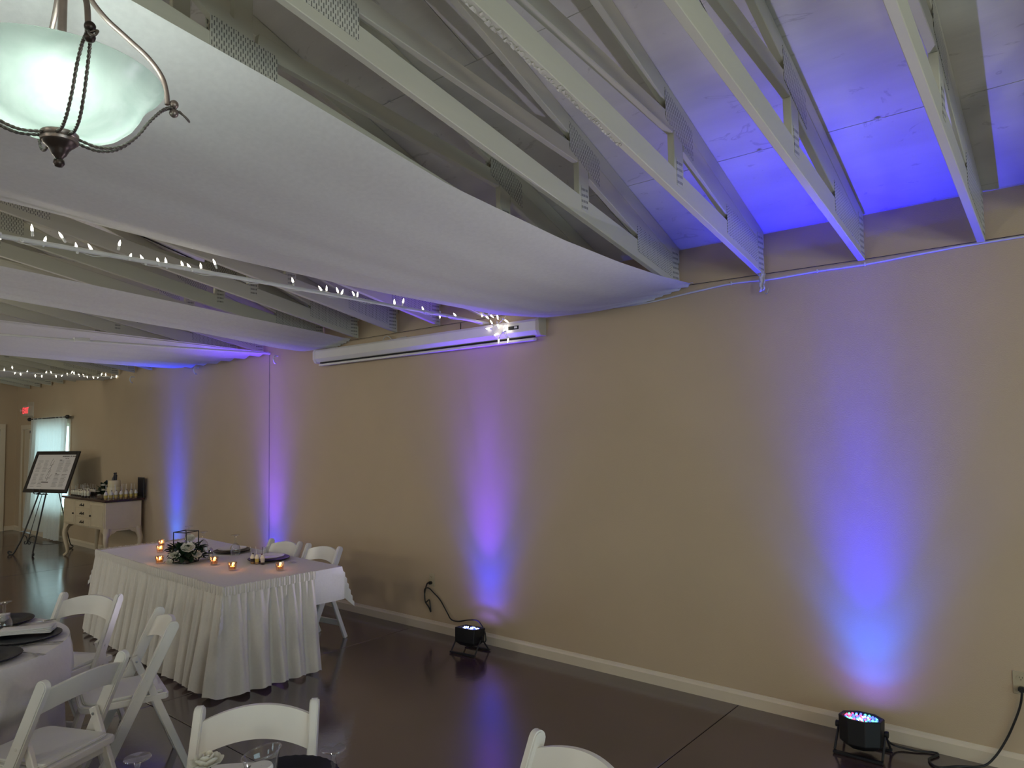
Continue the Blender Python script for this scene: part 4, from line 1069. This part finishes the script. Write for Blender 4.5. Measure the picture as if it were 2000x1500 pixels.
# flower arrangement in a wire box
fa = thing('flower_arrangement', 'white roses and dark leaves around a black wire box', 'flowers', (-6.0, 2.86, zh), .35)
mb = MB(); a_, h_ = .068, .255
cs = [(-a_, -a_), (a_, -a_), (a_, a_), (-a_, a_)]
for i, (x, y) in enumerate(cs):
    mb.tube([(x, y, 0), (x, y, h_)], .0042, 6)
    x2, y2 = cs[(i + 1) % 4]
    for z in (.003, h_): mb.tube([(x, y, z), (x2, y2, z)], .0042, 6)
mb.build('wire_box', 'black', fa)
rnd = random.Random(21)
for k in range(190):
    a = rnd.uniform(0, 2 * PI); e = rnd.uniform(-.25, 1.35); r = rnd.uniform(.02, .125)
    p = Vector((r * math.cos(a), r * math.sin(a) * .9, rnd.uniform(.012, .13)))
    d = Vector((math.cos(a) * math.cos(e), math.sin(a) * math.cos(e), math.sin(e)))
    if p.z + d.normalized().z * .10 < .005: d.z = abs(d.z)
    leaf_mb(MB(), p, d, rnd.uniform(.05, .085), rnd.uniform(.019, .030), .25).build('leaf', 'leaf', fa, smooth=60)
SR, FR_ = Vector((.713, .70, 0)), Vector((.70, -.713, 0))      # towards the right and the front of the arrangement
spots_ = []
for q, f, z, r_, sd in ((.015, .115, .125, .056, 2), (.085, .095, .062, .038, 3), (-.095, .07, .07, .036, 5), (.03, -.03, .185, .042, 6), (-.125, .07, .022, .028, 7)):
    pz = SR * q + FR_ * f + Vector((0, 0, z)); spots_.append(pz)
    ro = rose('rose', pz, r_, parent=fa, seed=sd); ro.rotation_mode = 'QUATERNION'
    ro.rotation_quaternion = (FR_ * .75 + Vector((0, 0, 1))).to_track_quat('Z', 'Y')
fill = MB()
for k in range(46):
    a = rnd.uniform(-.7, .7); qq = rnd.choice([(-.07, .12), (.09, .10), (.06, .12)]); s_ = SR * qq[0] + FR_ * qq[1]
    fill.ball((s_[0] + rnd.uniform(-.035, .035), s_[1] + rnd.uniform(-.02, .02), rnd.uniform(.04, .12)), .0045, 6, 4)
tag(fill.build('babys_breath', 'petal', fa, smooth=60), kind='stuff')
# stems under the roses so nothing floats
mb = MB()
for x, y, z in spots_: mb.tube([(x * .3, y * .3, .01), (x * .8, y * .8, z * .6), (x, y, z + .01)], .003, 5)
mb.build('rose_stems', 'stemg', fa)

goblet((-6.42, 3.22, zh), 'upturned clear goblet right of the flowers on the head table', s=1.08)
goblet((-5.97, 3.285, zh), 'upturned clear goblet in the middle of the head table', s=1.08)
goblet((-6.93, 3.33, zh), 'clear goblet half hidden behind the flower arrangement', s=1.08)
charger((-6.16, 3.36, zh), 'black charger plate left of the middle goblet, head table', .16)
o = MB().lathe([(.001, .022), (.07, .022), (.10, .030), (.125, .036), (.124, .033), (.09, .024), (.07, .018), (.001, .018)], 48).build('dinner_plate', 'china', smooth=60); o.location = (-6.16, 3.36, zh)
tag(o, 'white plate on the black charger left of the middle goblet', 'plate', 'white plates on the head table')
charger((-5.50, 3.33, zh), 'black charger plate behind the dessert cups, bluish sheen', .17)
o = o.copy(); COL.objects.link(o); o.location = (-5.50, 3.33, zh); o['label'] = 'white plate on the charger behind the dessert cups'
fork((-5.28, 3.36, zh), .25, 'fork right of the dessert cups on the head table')
fork((-5.86, 3.42, zh), .30, 'fork between the two head table chargers')
for nm, (x, y), fillm, lb in (('salt_shaker', (-5.965, 3.055), 'salt', 'glass salt shaker beside the flower arrangement'), ('pepper_shaker', (-6.03, 3.09), 'pepper', 'glass pepper shaker behind the leaves')):
    t = thing(nm, lb, 'shaker', (x, y, zh))
    MB().lathe([(.001, 0), (.022, 0), (.023, .004), (.022, .05), (.017, .062)], 8).build('glass_jar', 'glass', t)
    MB().lathe([(.001, .003), (.0195, .003), (.0195, .044), (.001, .044)], 8).build('contents', fillm, t)
    MB().lathe([(.018, .060), (.019, .064), (.017, .078), (.008, .086), (.001, .087)], 12).build('cap', 'steel', t, smooth=50)
lt = thing('glass_candle_jar', 'small glass jar with a pale light in front of the chair', 'jar', (-5.79, 3.47, zh))
MB().lathe([(.001, .002), (.028, .002), (.028, .065), (.026, .065), (.026, .006), (.001, .006)], 20).build('jar_glass', 'glass', lt, smooth=50)
MB().lathe([(.001, .008), (.014, .008), (.014, .036), (.006, .050), (.001, .052)], 12).build('candle', 'china', lt, smooth=50)

def dessert(loc, base, mid, top, label=None, group=None, tall=.075, stick=True, name='dessert_cup', lean=0.0, big=1.0):
    t = thing(name, label, 'dessert', loc, random.uniform(0, 6), group)
    s = tall / .075; t.scale = (big, big, big)
    MB().lathe([(.001, 0), (.015, 0), (.018, .030 * s), (.0195, .056 * s)], 14).build('cup', 'glass', t, smooth=50)
    MB().lathe([(.001, .002), (.0138, .002), (.016, .018 * s), (.001, .018 * s)], 14).build('base_layer', base, t, smooth=40)
    MB().lathe([(.001, .0182 * s), (.016, .0182 * s), (.0180, .044 * s), (.001, .044 * s)], 14).build('middle_layer', mid, t, smooth=40)
    MB().lathe([(.018, .0445 * s), (.020, .052 * s), (.017, .060 * s), (.013, .064 * s), (.014, .069 * s), (.008, .076 * s), (.001, .080 * s)], 14).build('cream', 'cream', t, smooth=60)
    if top: MB().ball((.006, 0, .081 * s), .006, 8, 6).build('topping', top, t, smooth=60)
    if stick:
        st = MB().tube([(-.004, .004, .05 * s), (-.012 + lean, .012, .135 * s)], .0012, 5).ball((-.0125 + lean, .0125, .137 * s), .003, 6, 4); st.build('stick', 'lens', t)
    return t
dessert((-5.45, 3.15, zh), 'crust', 'choc', 'choc', 'dessert cup with biscuit base, leftmost of three before the plate')
dessert((-5.405, 3.165, zh), 'crust', 'custard', None, 'dessert cup with lemon custard, middle of three before the plate')
dessert((-5.355, 3.185, zh), 'choc', 'cream', 'berry', 'dessert cup with dark base and red berry before the plate')

# ------------------------------------------------------------------ sideboard
SBX0, SBX1, SBY0, SBY1, SBH = -12.38, -10.76, 3.985, 4.50, .93
sb = thing('sideboard', 'cream painted sideboard with dark wood top and cabriole legs', 'sideboard', ((SBX0 + SBX1) / 2, (SBY0 + SBY1) / 2, 0))
w_, d_ = SBX1 - SBX0, SBY1 - SBY0; hx, hy = w_ / 2, d_ / 2
MB().box((0, 0, (.50 + .885) / 2), (w_ - .04, d_ - .03, .385)).build('body', 'sideb', sb, bevel=.006)
mb = MB(); mb.box((0, 0, .905), (w_ + .06, d_ + .04, .028)); mb.build('top', 'sidetop', sb, bevel=.012, segs=3)
def skirt_side(x):
    pts = [(-hy + .02, .50), (hy - .02, .50), (hy - .02, .39), (hy - .07, .40), (hy - .10, .44), (hy - .14, .455), (hy - .17, .48), (-hy + .17, .48), (-hy + .14, .455), (-hy + .10, .44), (-hy + .07, .40), (-hy + .02, .39)]
    return MB().prism(pts, x - .010, x + .010)
for sx in (-1, 1): skirt_side(sx * (hx - .032)).build('side_apron', 'sideb', sb, bevel=.003)
for x0, x1 in ((-hx + .03, -hx + .19), (hx - .19, hx - .03)):
    MB().prism([(x0, .50), (x1, .50), (x1, .485), ((x0 + x1) / 2, .44), (x0, .40)] if x0 < 0 else [(x0, .50), (x1, .50), (x1, .40), ((x0 + x1) / 2, .44), (x0, .485)], -hy + .018, -hy + .036, 'Y').build('knee_bracket', 'sideb', sb, bevel=.003)
for sx in (-1, 1):
    for sy in (-1, 1):
        x, y = sx * (hx - .055), sy * (hy - .05)
        o_ = .030
        pts = spline([(x, y, .52), (x + sx * .010, y + sy * .008, .44), (x + sx * o_, y + sy * .022, .36), (x + sx * .022, y + sy * .016, .26), (x - sx * .004, y - sy * .002, .14), (x - sx * .006, y - sy * .004, .06), (x + sx * .018, y + sy * .014, .025), (x + sx * .035, y + sy * .024, .016)], 5)
        rr_ = [lerp(.050, .022, min(1, i / 24)) if i < 28 else lerp(.022, .020, 0) for i in range(len(pts))]
        MB().tube(pts, rr_, 10).build('cabriole_leg', 'sideb', sb, smooth=60)
fy = -hy + .012
def pull(parent, x, z, y=fy - .02):
    mb = MB(); mb.box((x, y, z), (.020, .006, .038)); mb.box((x, y - .008, z - .004), (.012, .014, .014)); mb.tube([(x - .012, y - .016, z), (x, y - .02, z - .014), (x + .012, y - .016, z)], .004, 6)
    return mb.build('pull', 'brass', parent)
dx0, dx1 = -.30, .26
for k, (z0, z1) in enumerate(((.765, .875), (.640, .755), (.515, .630))):
    dr = MB().box(((dx0 + dx1) / 2, fy, (z0 + z1) / 2), (dx1 - dx0 - .01, .022, z1 - z0 - .008)).build('drawer', 'sideb', sb, bevel=.005)
    for x in (-.055, .03): pull(dr, x, (z0 + z1) / 2, fy - .014)
for x0, x1, kx in ((-hx + .035, dx0 - .01, dx0 - .05), (dx1 + .01, hx - .035, dx1 + .05)):
    dr = MB().box(((x0 + x1) / 2, fy, .695), (x1 - x0 - .01, .022, .36)).build('door', 'sideb', sb, bevel=.004)
    mb = MB()
    for a, b_, c, e in ((x0 + .03, x1 - .03, .83, .845), (x0 + .03, x1 - .03, .535, .55)): mb.box(((a + b_) / 2, fy - .012, (c + e) / 2), (b_ - a, .010, e - c))
    for xx in (x0 + .04, x1 - .04): mb.box((xx, fy - .012, .69), (.015, .010, .30))
    mb.build('door_moulding', 'sideb', dr, bevel=.002)
    MB().ball((kx, fy - .025, .68), .017, 10, 6, (1.3, .7, .8)).build('knob', 'brass', dr, smooth=60)
zs = .919 + .001
ck = thing('wedding_cake', 'two tier cream wedding cake with a dark figure on top', 'cake', (-11.20, 4.27, zs))
MB().lathe([(.001, 0), (.105, 0), (.108, .004), (.108, .010), (.001, .010)], 32).build('cake_board', 'china', ck, smooth=40)
MB().lathe([(.001, .011), (.090, .011), (.093, .016), (.093, .150), (.089, .155), (.001, .155)], 40).build('lower_tier', 'icing', ck, smooth=40)
MB().lathe([(.001, .156), (.080, .156), (.083, .161), (.083, .245), (.079, .251), (.001, .251)], 40).build('upper_tier', 'icing', ck, smooth=40)
mb = MB(); mb.lathe([(.001, .252), (.036, .252), (.030, .28), (.016, .31), (.013, .325), (.006, .335)], 14); mb.ball((0, 0, .348), .014, 10, 8); mb.lathe([(.001, .252), (.014, .252), (.015, .30), (.018, .325), (.007, .338)], 12, c=(.03, .01, 0)); mb.ball((.03, .01, .352), .013, 10, 8)
mb.build('cake_topper', 'black', ck, smooth=60)
fl2 = thing('cake_flowers', 'white flowers and dark leaves heaped beside the cake', 'flowers', (-11.46, 4.20, zs))
for k in range(70):
    a = rnd.uniform(0, 2 * PI); e = rnd.uniform(.0, 1.3)
    leaf_mb(MB(), (lambda h_: Vector((-.05 + .14 * h_ + rnd.uniform(-.05, .05), rnd.uniform(-.05, .05), .02 + .17 * h_)))(rnd.random()), Vector((math.cos(a) * math.cos(e), math.sin(a) * math.cos(e), math.sin(e))), rnd.uniform(.05, .08), .022, .1).build('leaf', 'leaf', fl2, smooth=60)
for x, y, z, r in ((.10, -.02, .17, .04), (.02, -.06, .08, .03), (.09, -.07, .03, .03), (.13, -.03, .10, .035)): rose('rose', (x, y, z), r, parent=fl2, seed=int(z * 1000))
MB().tube([(.03, 0, .0), (.08, -.01, .10), (.10, -.02, .175)], .004, 5).build('stem', 'stemg', fl2)
k_ = 0
for i in range(7):      # pale shooters along the right end
    dessert((-10.82, 4.015 + .067 * i, zs), 'crust', 'custard', None, 'lemon dessert cup in the right end row on the sideboard, %s from its front' % ORD[i], 'pale dessert cups on the sideboard', tall=.085, lean=.004 * (i % 3), big=1.3)
for i in range(6):
    dessert((-10.90, 4.05 + .067 * i, zs), 'crust', 'custard', 'choc', 'lemon dessert cup in the second row on the sideboard, %s from its front' % ORD[i], 'pale dessert cups on the sideboard', tall=.085, lean=.006 * (i % 3), big=1.3)
for r in range(3):
    for i in range(7):
        dessert((-12.28 + .072 * i, 4.08 + .085 * r, zs), 'choc' if r != 1 else 'crust', 'cream' if r != 2 else 'choc', 'choc', 'chocolate dessert cup, %s row from the front, %s from the left on the sideboard' % (ORD[r], ORD[i]), 'dark dessert cups on the sideboard', tall=.070 + .005 * r, lean=.012, big=1.15)
for i in range(4):
    dessert((-11.74 + .055 * i, 4.04 + .02 * (i % 2), zs), 'choc', 'cream', 'berry', 'berry dessert cup before the cake flowers, %s from the left' % ORD[i], 'berry dessert cups on the sideboard', tall=.08, big=1.2)
pt = thing('upright_frame', 'dark framed card standing at the right rear of the sideboard', 'picture', (-10.82, 4.505, zs))
MB().box((0, -.015, .145), (.20, .016, .29)).build('frame', 'frame', pt, bevel=.003)
MB().box((0, -.024, .145), (.16, .003, .25)).build('card', 'charger', pt)
MB().box((0, -.01, .006), (.14, .07, .012)).build('stand', 'frame', pt, bevel=.002)

# ------------------------------------------------------------------ curtain
cu = thing('curtain_rod', 'black curtain rod with ball ends above the window', 'curtain rod', (0, 0, 0))
MB().tube([(-15.66, D - .09, 2.165), (-13.74, D - .09, 2.165)], .010, 10).build('rod', 'black', cu, smooth=60)
for x in (-15.68, -13.71): MB().ball((x, D - .09, 2.165), .036, 14, 10, (1.2, 1, 1)).build('finial', 'black', cu, smooth=60)
for x in (-15.5, -13.8): MB().box((x, D - .045, 2.165), (.02, .09, .02)).build('bracket', 'black', cu, bevel=.003)
def curt(x0, x1, xb0, xb1, zb, ph):
    def fn(u, v):
        k = v ** 1.4
        x = lerp(lerp(x0, x1, u), lerp(xb0, xb1, u), k)
        a = .010 + .020 * v
        y = D - .085 - .02 * v + a * math.sin(u * 26 + ph + math.sin(v * 2) * .6) + .008 * math.sin(u * 57 + ph)
        return (x, y, 2.182 - (2.182 - zb) * v)
    return fn
for (a, lb) in (((-15.60, -14.62, -15.95, -14.75, .12, 0), 'white curtain panel swept left behind the easel'), ((-14.585, -13.76, -14.69, -13.98, .03, 2), 'white curtain panel at the right of the daylit window')):
    tag(MB().grid(curt(*a), 110, 26).build('curtain', 'curtain', smooth=80), lb, 'curtain', 'white window curtains')

# ------------------------------------------------------------------ exit sign
ex = thing('exit_sign', 'lit red EXIT sign with emergency lamps above the door', 'sign', (-15.93, D, 2.335))
MB().box((0, -.045, 0), (.30, .09, .20)).build('housing', 'housing', ex, bevel=.006)
MB().box((0, -.002, .02), (.34, .02, .30)).build('back_plate', 'housing', ex, bevel=.003)
text_mesh('EXIT', .17, 'letters', M['exitred'], ex, (0, -.0905, 0), (PI / 2, 0, 0))
for sx in (-1,):
    h_ = MB().lathe([(.012, 0), (.022, .01), (.042, .045), (.045, .055), (.040, .058), (.001, .060)], 16, cap=True).build('emergency_lamp', 'housing', ex, smooth=40, loc=(sx * .21, -.05, .01)); h_.rotation_euler = (PI / 2, 0, sx * .5)
    MB().lathe([(.001, .061), (.036, .061), (.034, .066), (.001, .068)], 16).build('lens', 'lens', h_, smooth=50)

# ------------------------------------------------------------------ easel and seating chart
EA = Vector((-12.98, 3.66, 0)); er = math.atan2(.14, .45)
ea = thing('display_easel', 'black wrought iron easel with curled feet', 'easel', EA, er)
def E3(x, z): return (x, .30 * z * .95, z)                    # front plane leans back
lean = .30
for sx in (-1, 1):
    up_ = spline([(sx * .245, -.03, .035), (sx * .285, -.05, .055), (sx * .300, -.05, .030), (sx * .27, -.045, .008), (sx * .225, -.02, .015), (sx * .19, .02, .12), (sx * .165, .065, .24), (sx * .12, .17, .60), (sx * .085, .27, .95), (sx * .05, .44, 1.55)], 5)
    MB().tube(up_, .011, 8).build('front_leg', 'black', ea, smooth=60)
    MB().tube(spline([(sx * .165, .065, .24), (sx * .12, .07, .285), (sx * .05, .06, .27), (sx * .012, .05, .21), (sx * .02, .045, .17), (sx * .06, .045, .165), (sx * .07, .045, .195), (sx * .045, .045, .205)], 5), .007, 6).build('scroll', 'black', ea, smooth=60)
    MB().tube(spline([(sx * .075, .245, .93), (sx * .075, .20, .925), (sx * .075, .175, .94), (sx * .075, .17, .985), (sx * .075, .178, 1.0), (sx * .10, .182, .985), (sx * .09, .178, .955)], 5), .007, 6).build('rest_hook', 'black', ea, smooth=60)
rear = spline([(.0, .42, 1.45), (.02, .50, 1.0), (.05, .60, .5), (.08, .68, .10), (.10, .72, .035), (.10, .70, .010), (.08, .66, .018), (.085, .665, .045)], 5)
MB().tube(rear, .008, 8).build('rear_leg', 'black', ea, smooth=60)
MB().tube(spline([(0, .05, .20), (.03, .35, .11), (.075, .66, .13)], 6), .003, 5).build('chain', 'black', ea)
MB().tube([(-.13, .255, .915), (.13, .255, .915)], .009, 6).build('ledge', 'black', ea)
MB().tube([(0, .05, .20), (0, .26, .92)], .006, 6).build('centre_bar', 'black', ea)
bd = thing('seating_chart', 'black framed seating chart leaning on the easel', 'chart', EA + Matrix.Rotation(er, 3, 'Z') @ Vector((.13, .205, .945)), er)
LA = math.radians(-19)
bw, bh = 1.02, .68
RL = Matrix.Rotation(LA, 3, 'X')
def bq(x, y, z): return RL @ Vector((x, y, z))
mb = MB()
for x in (-bw / 2 + .028, bw / 2 - .028): mb.box(bq(x, 0, bh / 2), (.056, .028, bh), RL)
for z in (.028, bh - .028): mb.box(bq(0, 0, z), (bw - .11, .028, .056), RL)
mb.build('frame', 'frame', bd, bevel=.004)
MB().box(bq(0, .004, bh / 2), (bw - .08, .008, bh - .08), RL).build('paper', 'paper', bd)
mb = MB(); rnd = random.Random(2)
def ln(x0, x1, z, t=.0045): mb.box(bq((x0 + x1) / 2, -.0015, z), (x1 - x0, .0015, t), RL)
# title row, sub title, four columns of names
x = .14
for wd in (.026, .018, .020, .024, .020, .018): ln(x, x + wd, .595, .020); x += wd + .006
x += .02; ln(x, x + .022, .595, .024); x += .045
for wd in (.024, .020, .018, .020, .018): ln(x, x + wd, .595, .020); x += wd + .006
ln(.22, .25, .560, .010); ln(.265, .30, .560, .010)
for cx in (-.40, -.24, .10, .26):
    z = .52
    while z > .09:
        if not (.30 < z < .335): 
            if cx < 0 or True: ln(cx, cx + rnd.uniform(.07, .12), z)
        z -= .022
ln(.10, .15, .535, .012); ln(.10, .14, .315, .012); ln(-.16, .0, .17, .016)
mb.build('name_lines', 'ink', bd)
mb = MB()
for pts in ([(-.06, .56), (-.085, .47), (-.05, .42), (-.10, .38)], [(-.02, .52), (-.055, .40), (-.03, .37)], [(-.10, .44), (-.02, .46)], [(-.08, .33), (-.05, .37), (-.10, .24), (-.02, .25), (.03, .30)], [(-.03, .36), (-.06, .20), (-.02, .24), (.02, .23)]):
    mb.tube(spline([bq(a, -.001, c) for a, c in pts], 6), .0022, 4)
mb.build('script_lettering', 'ink', bd)
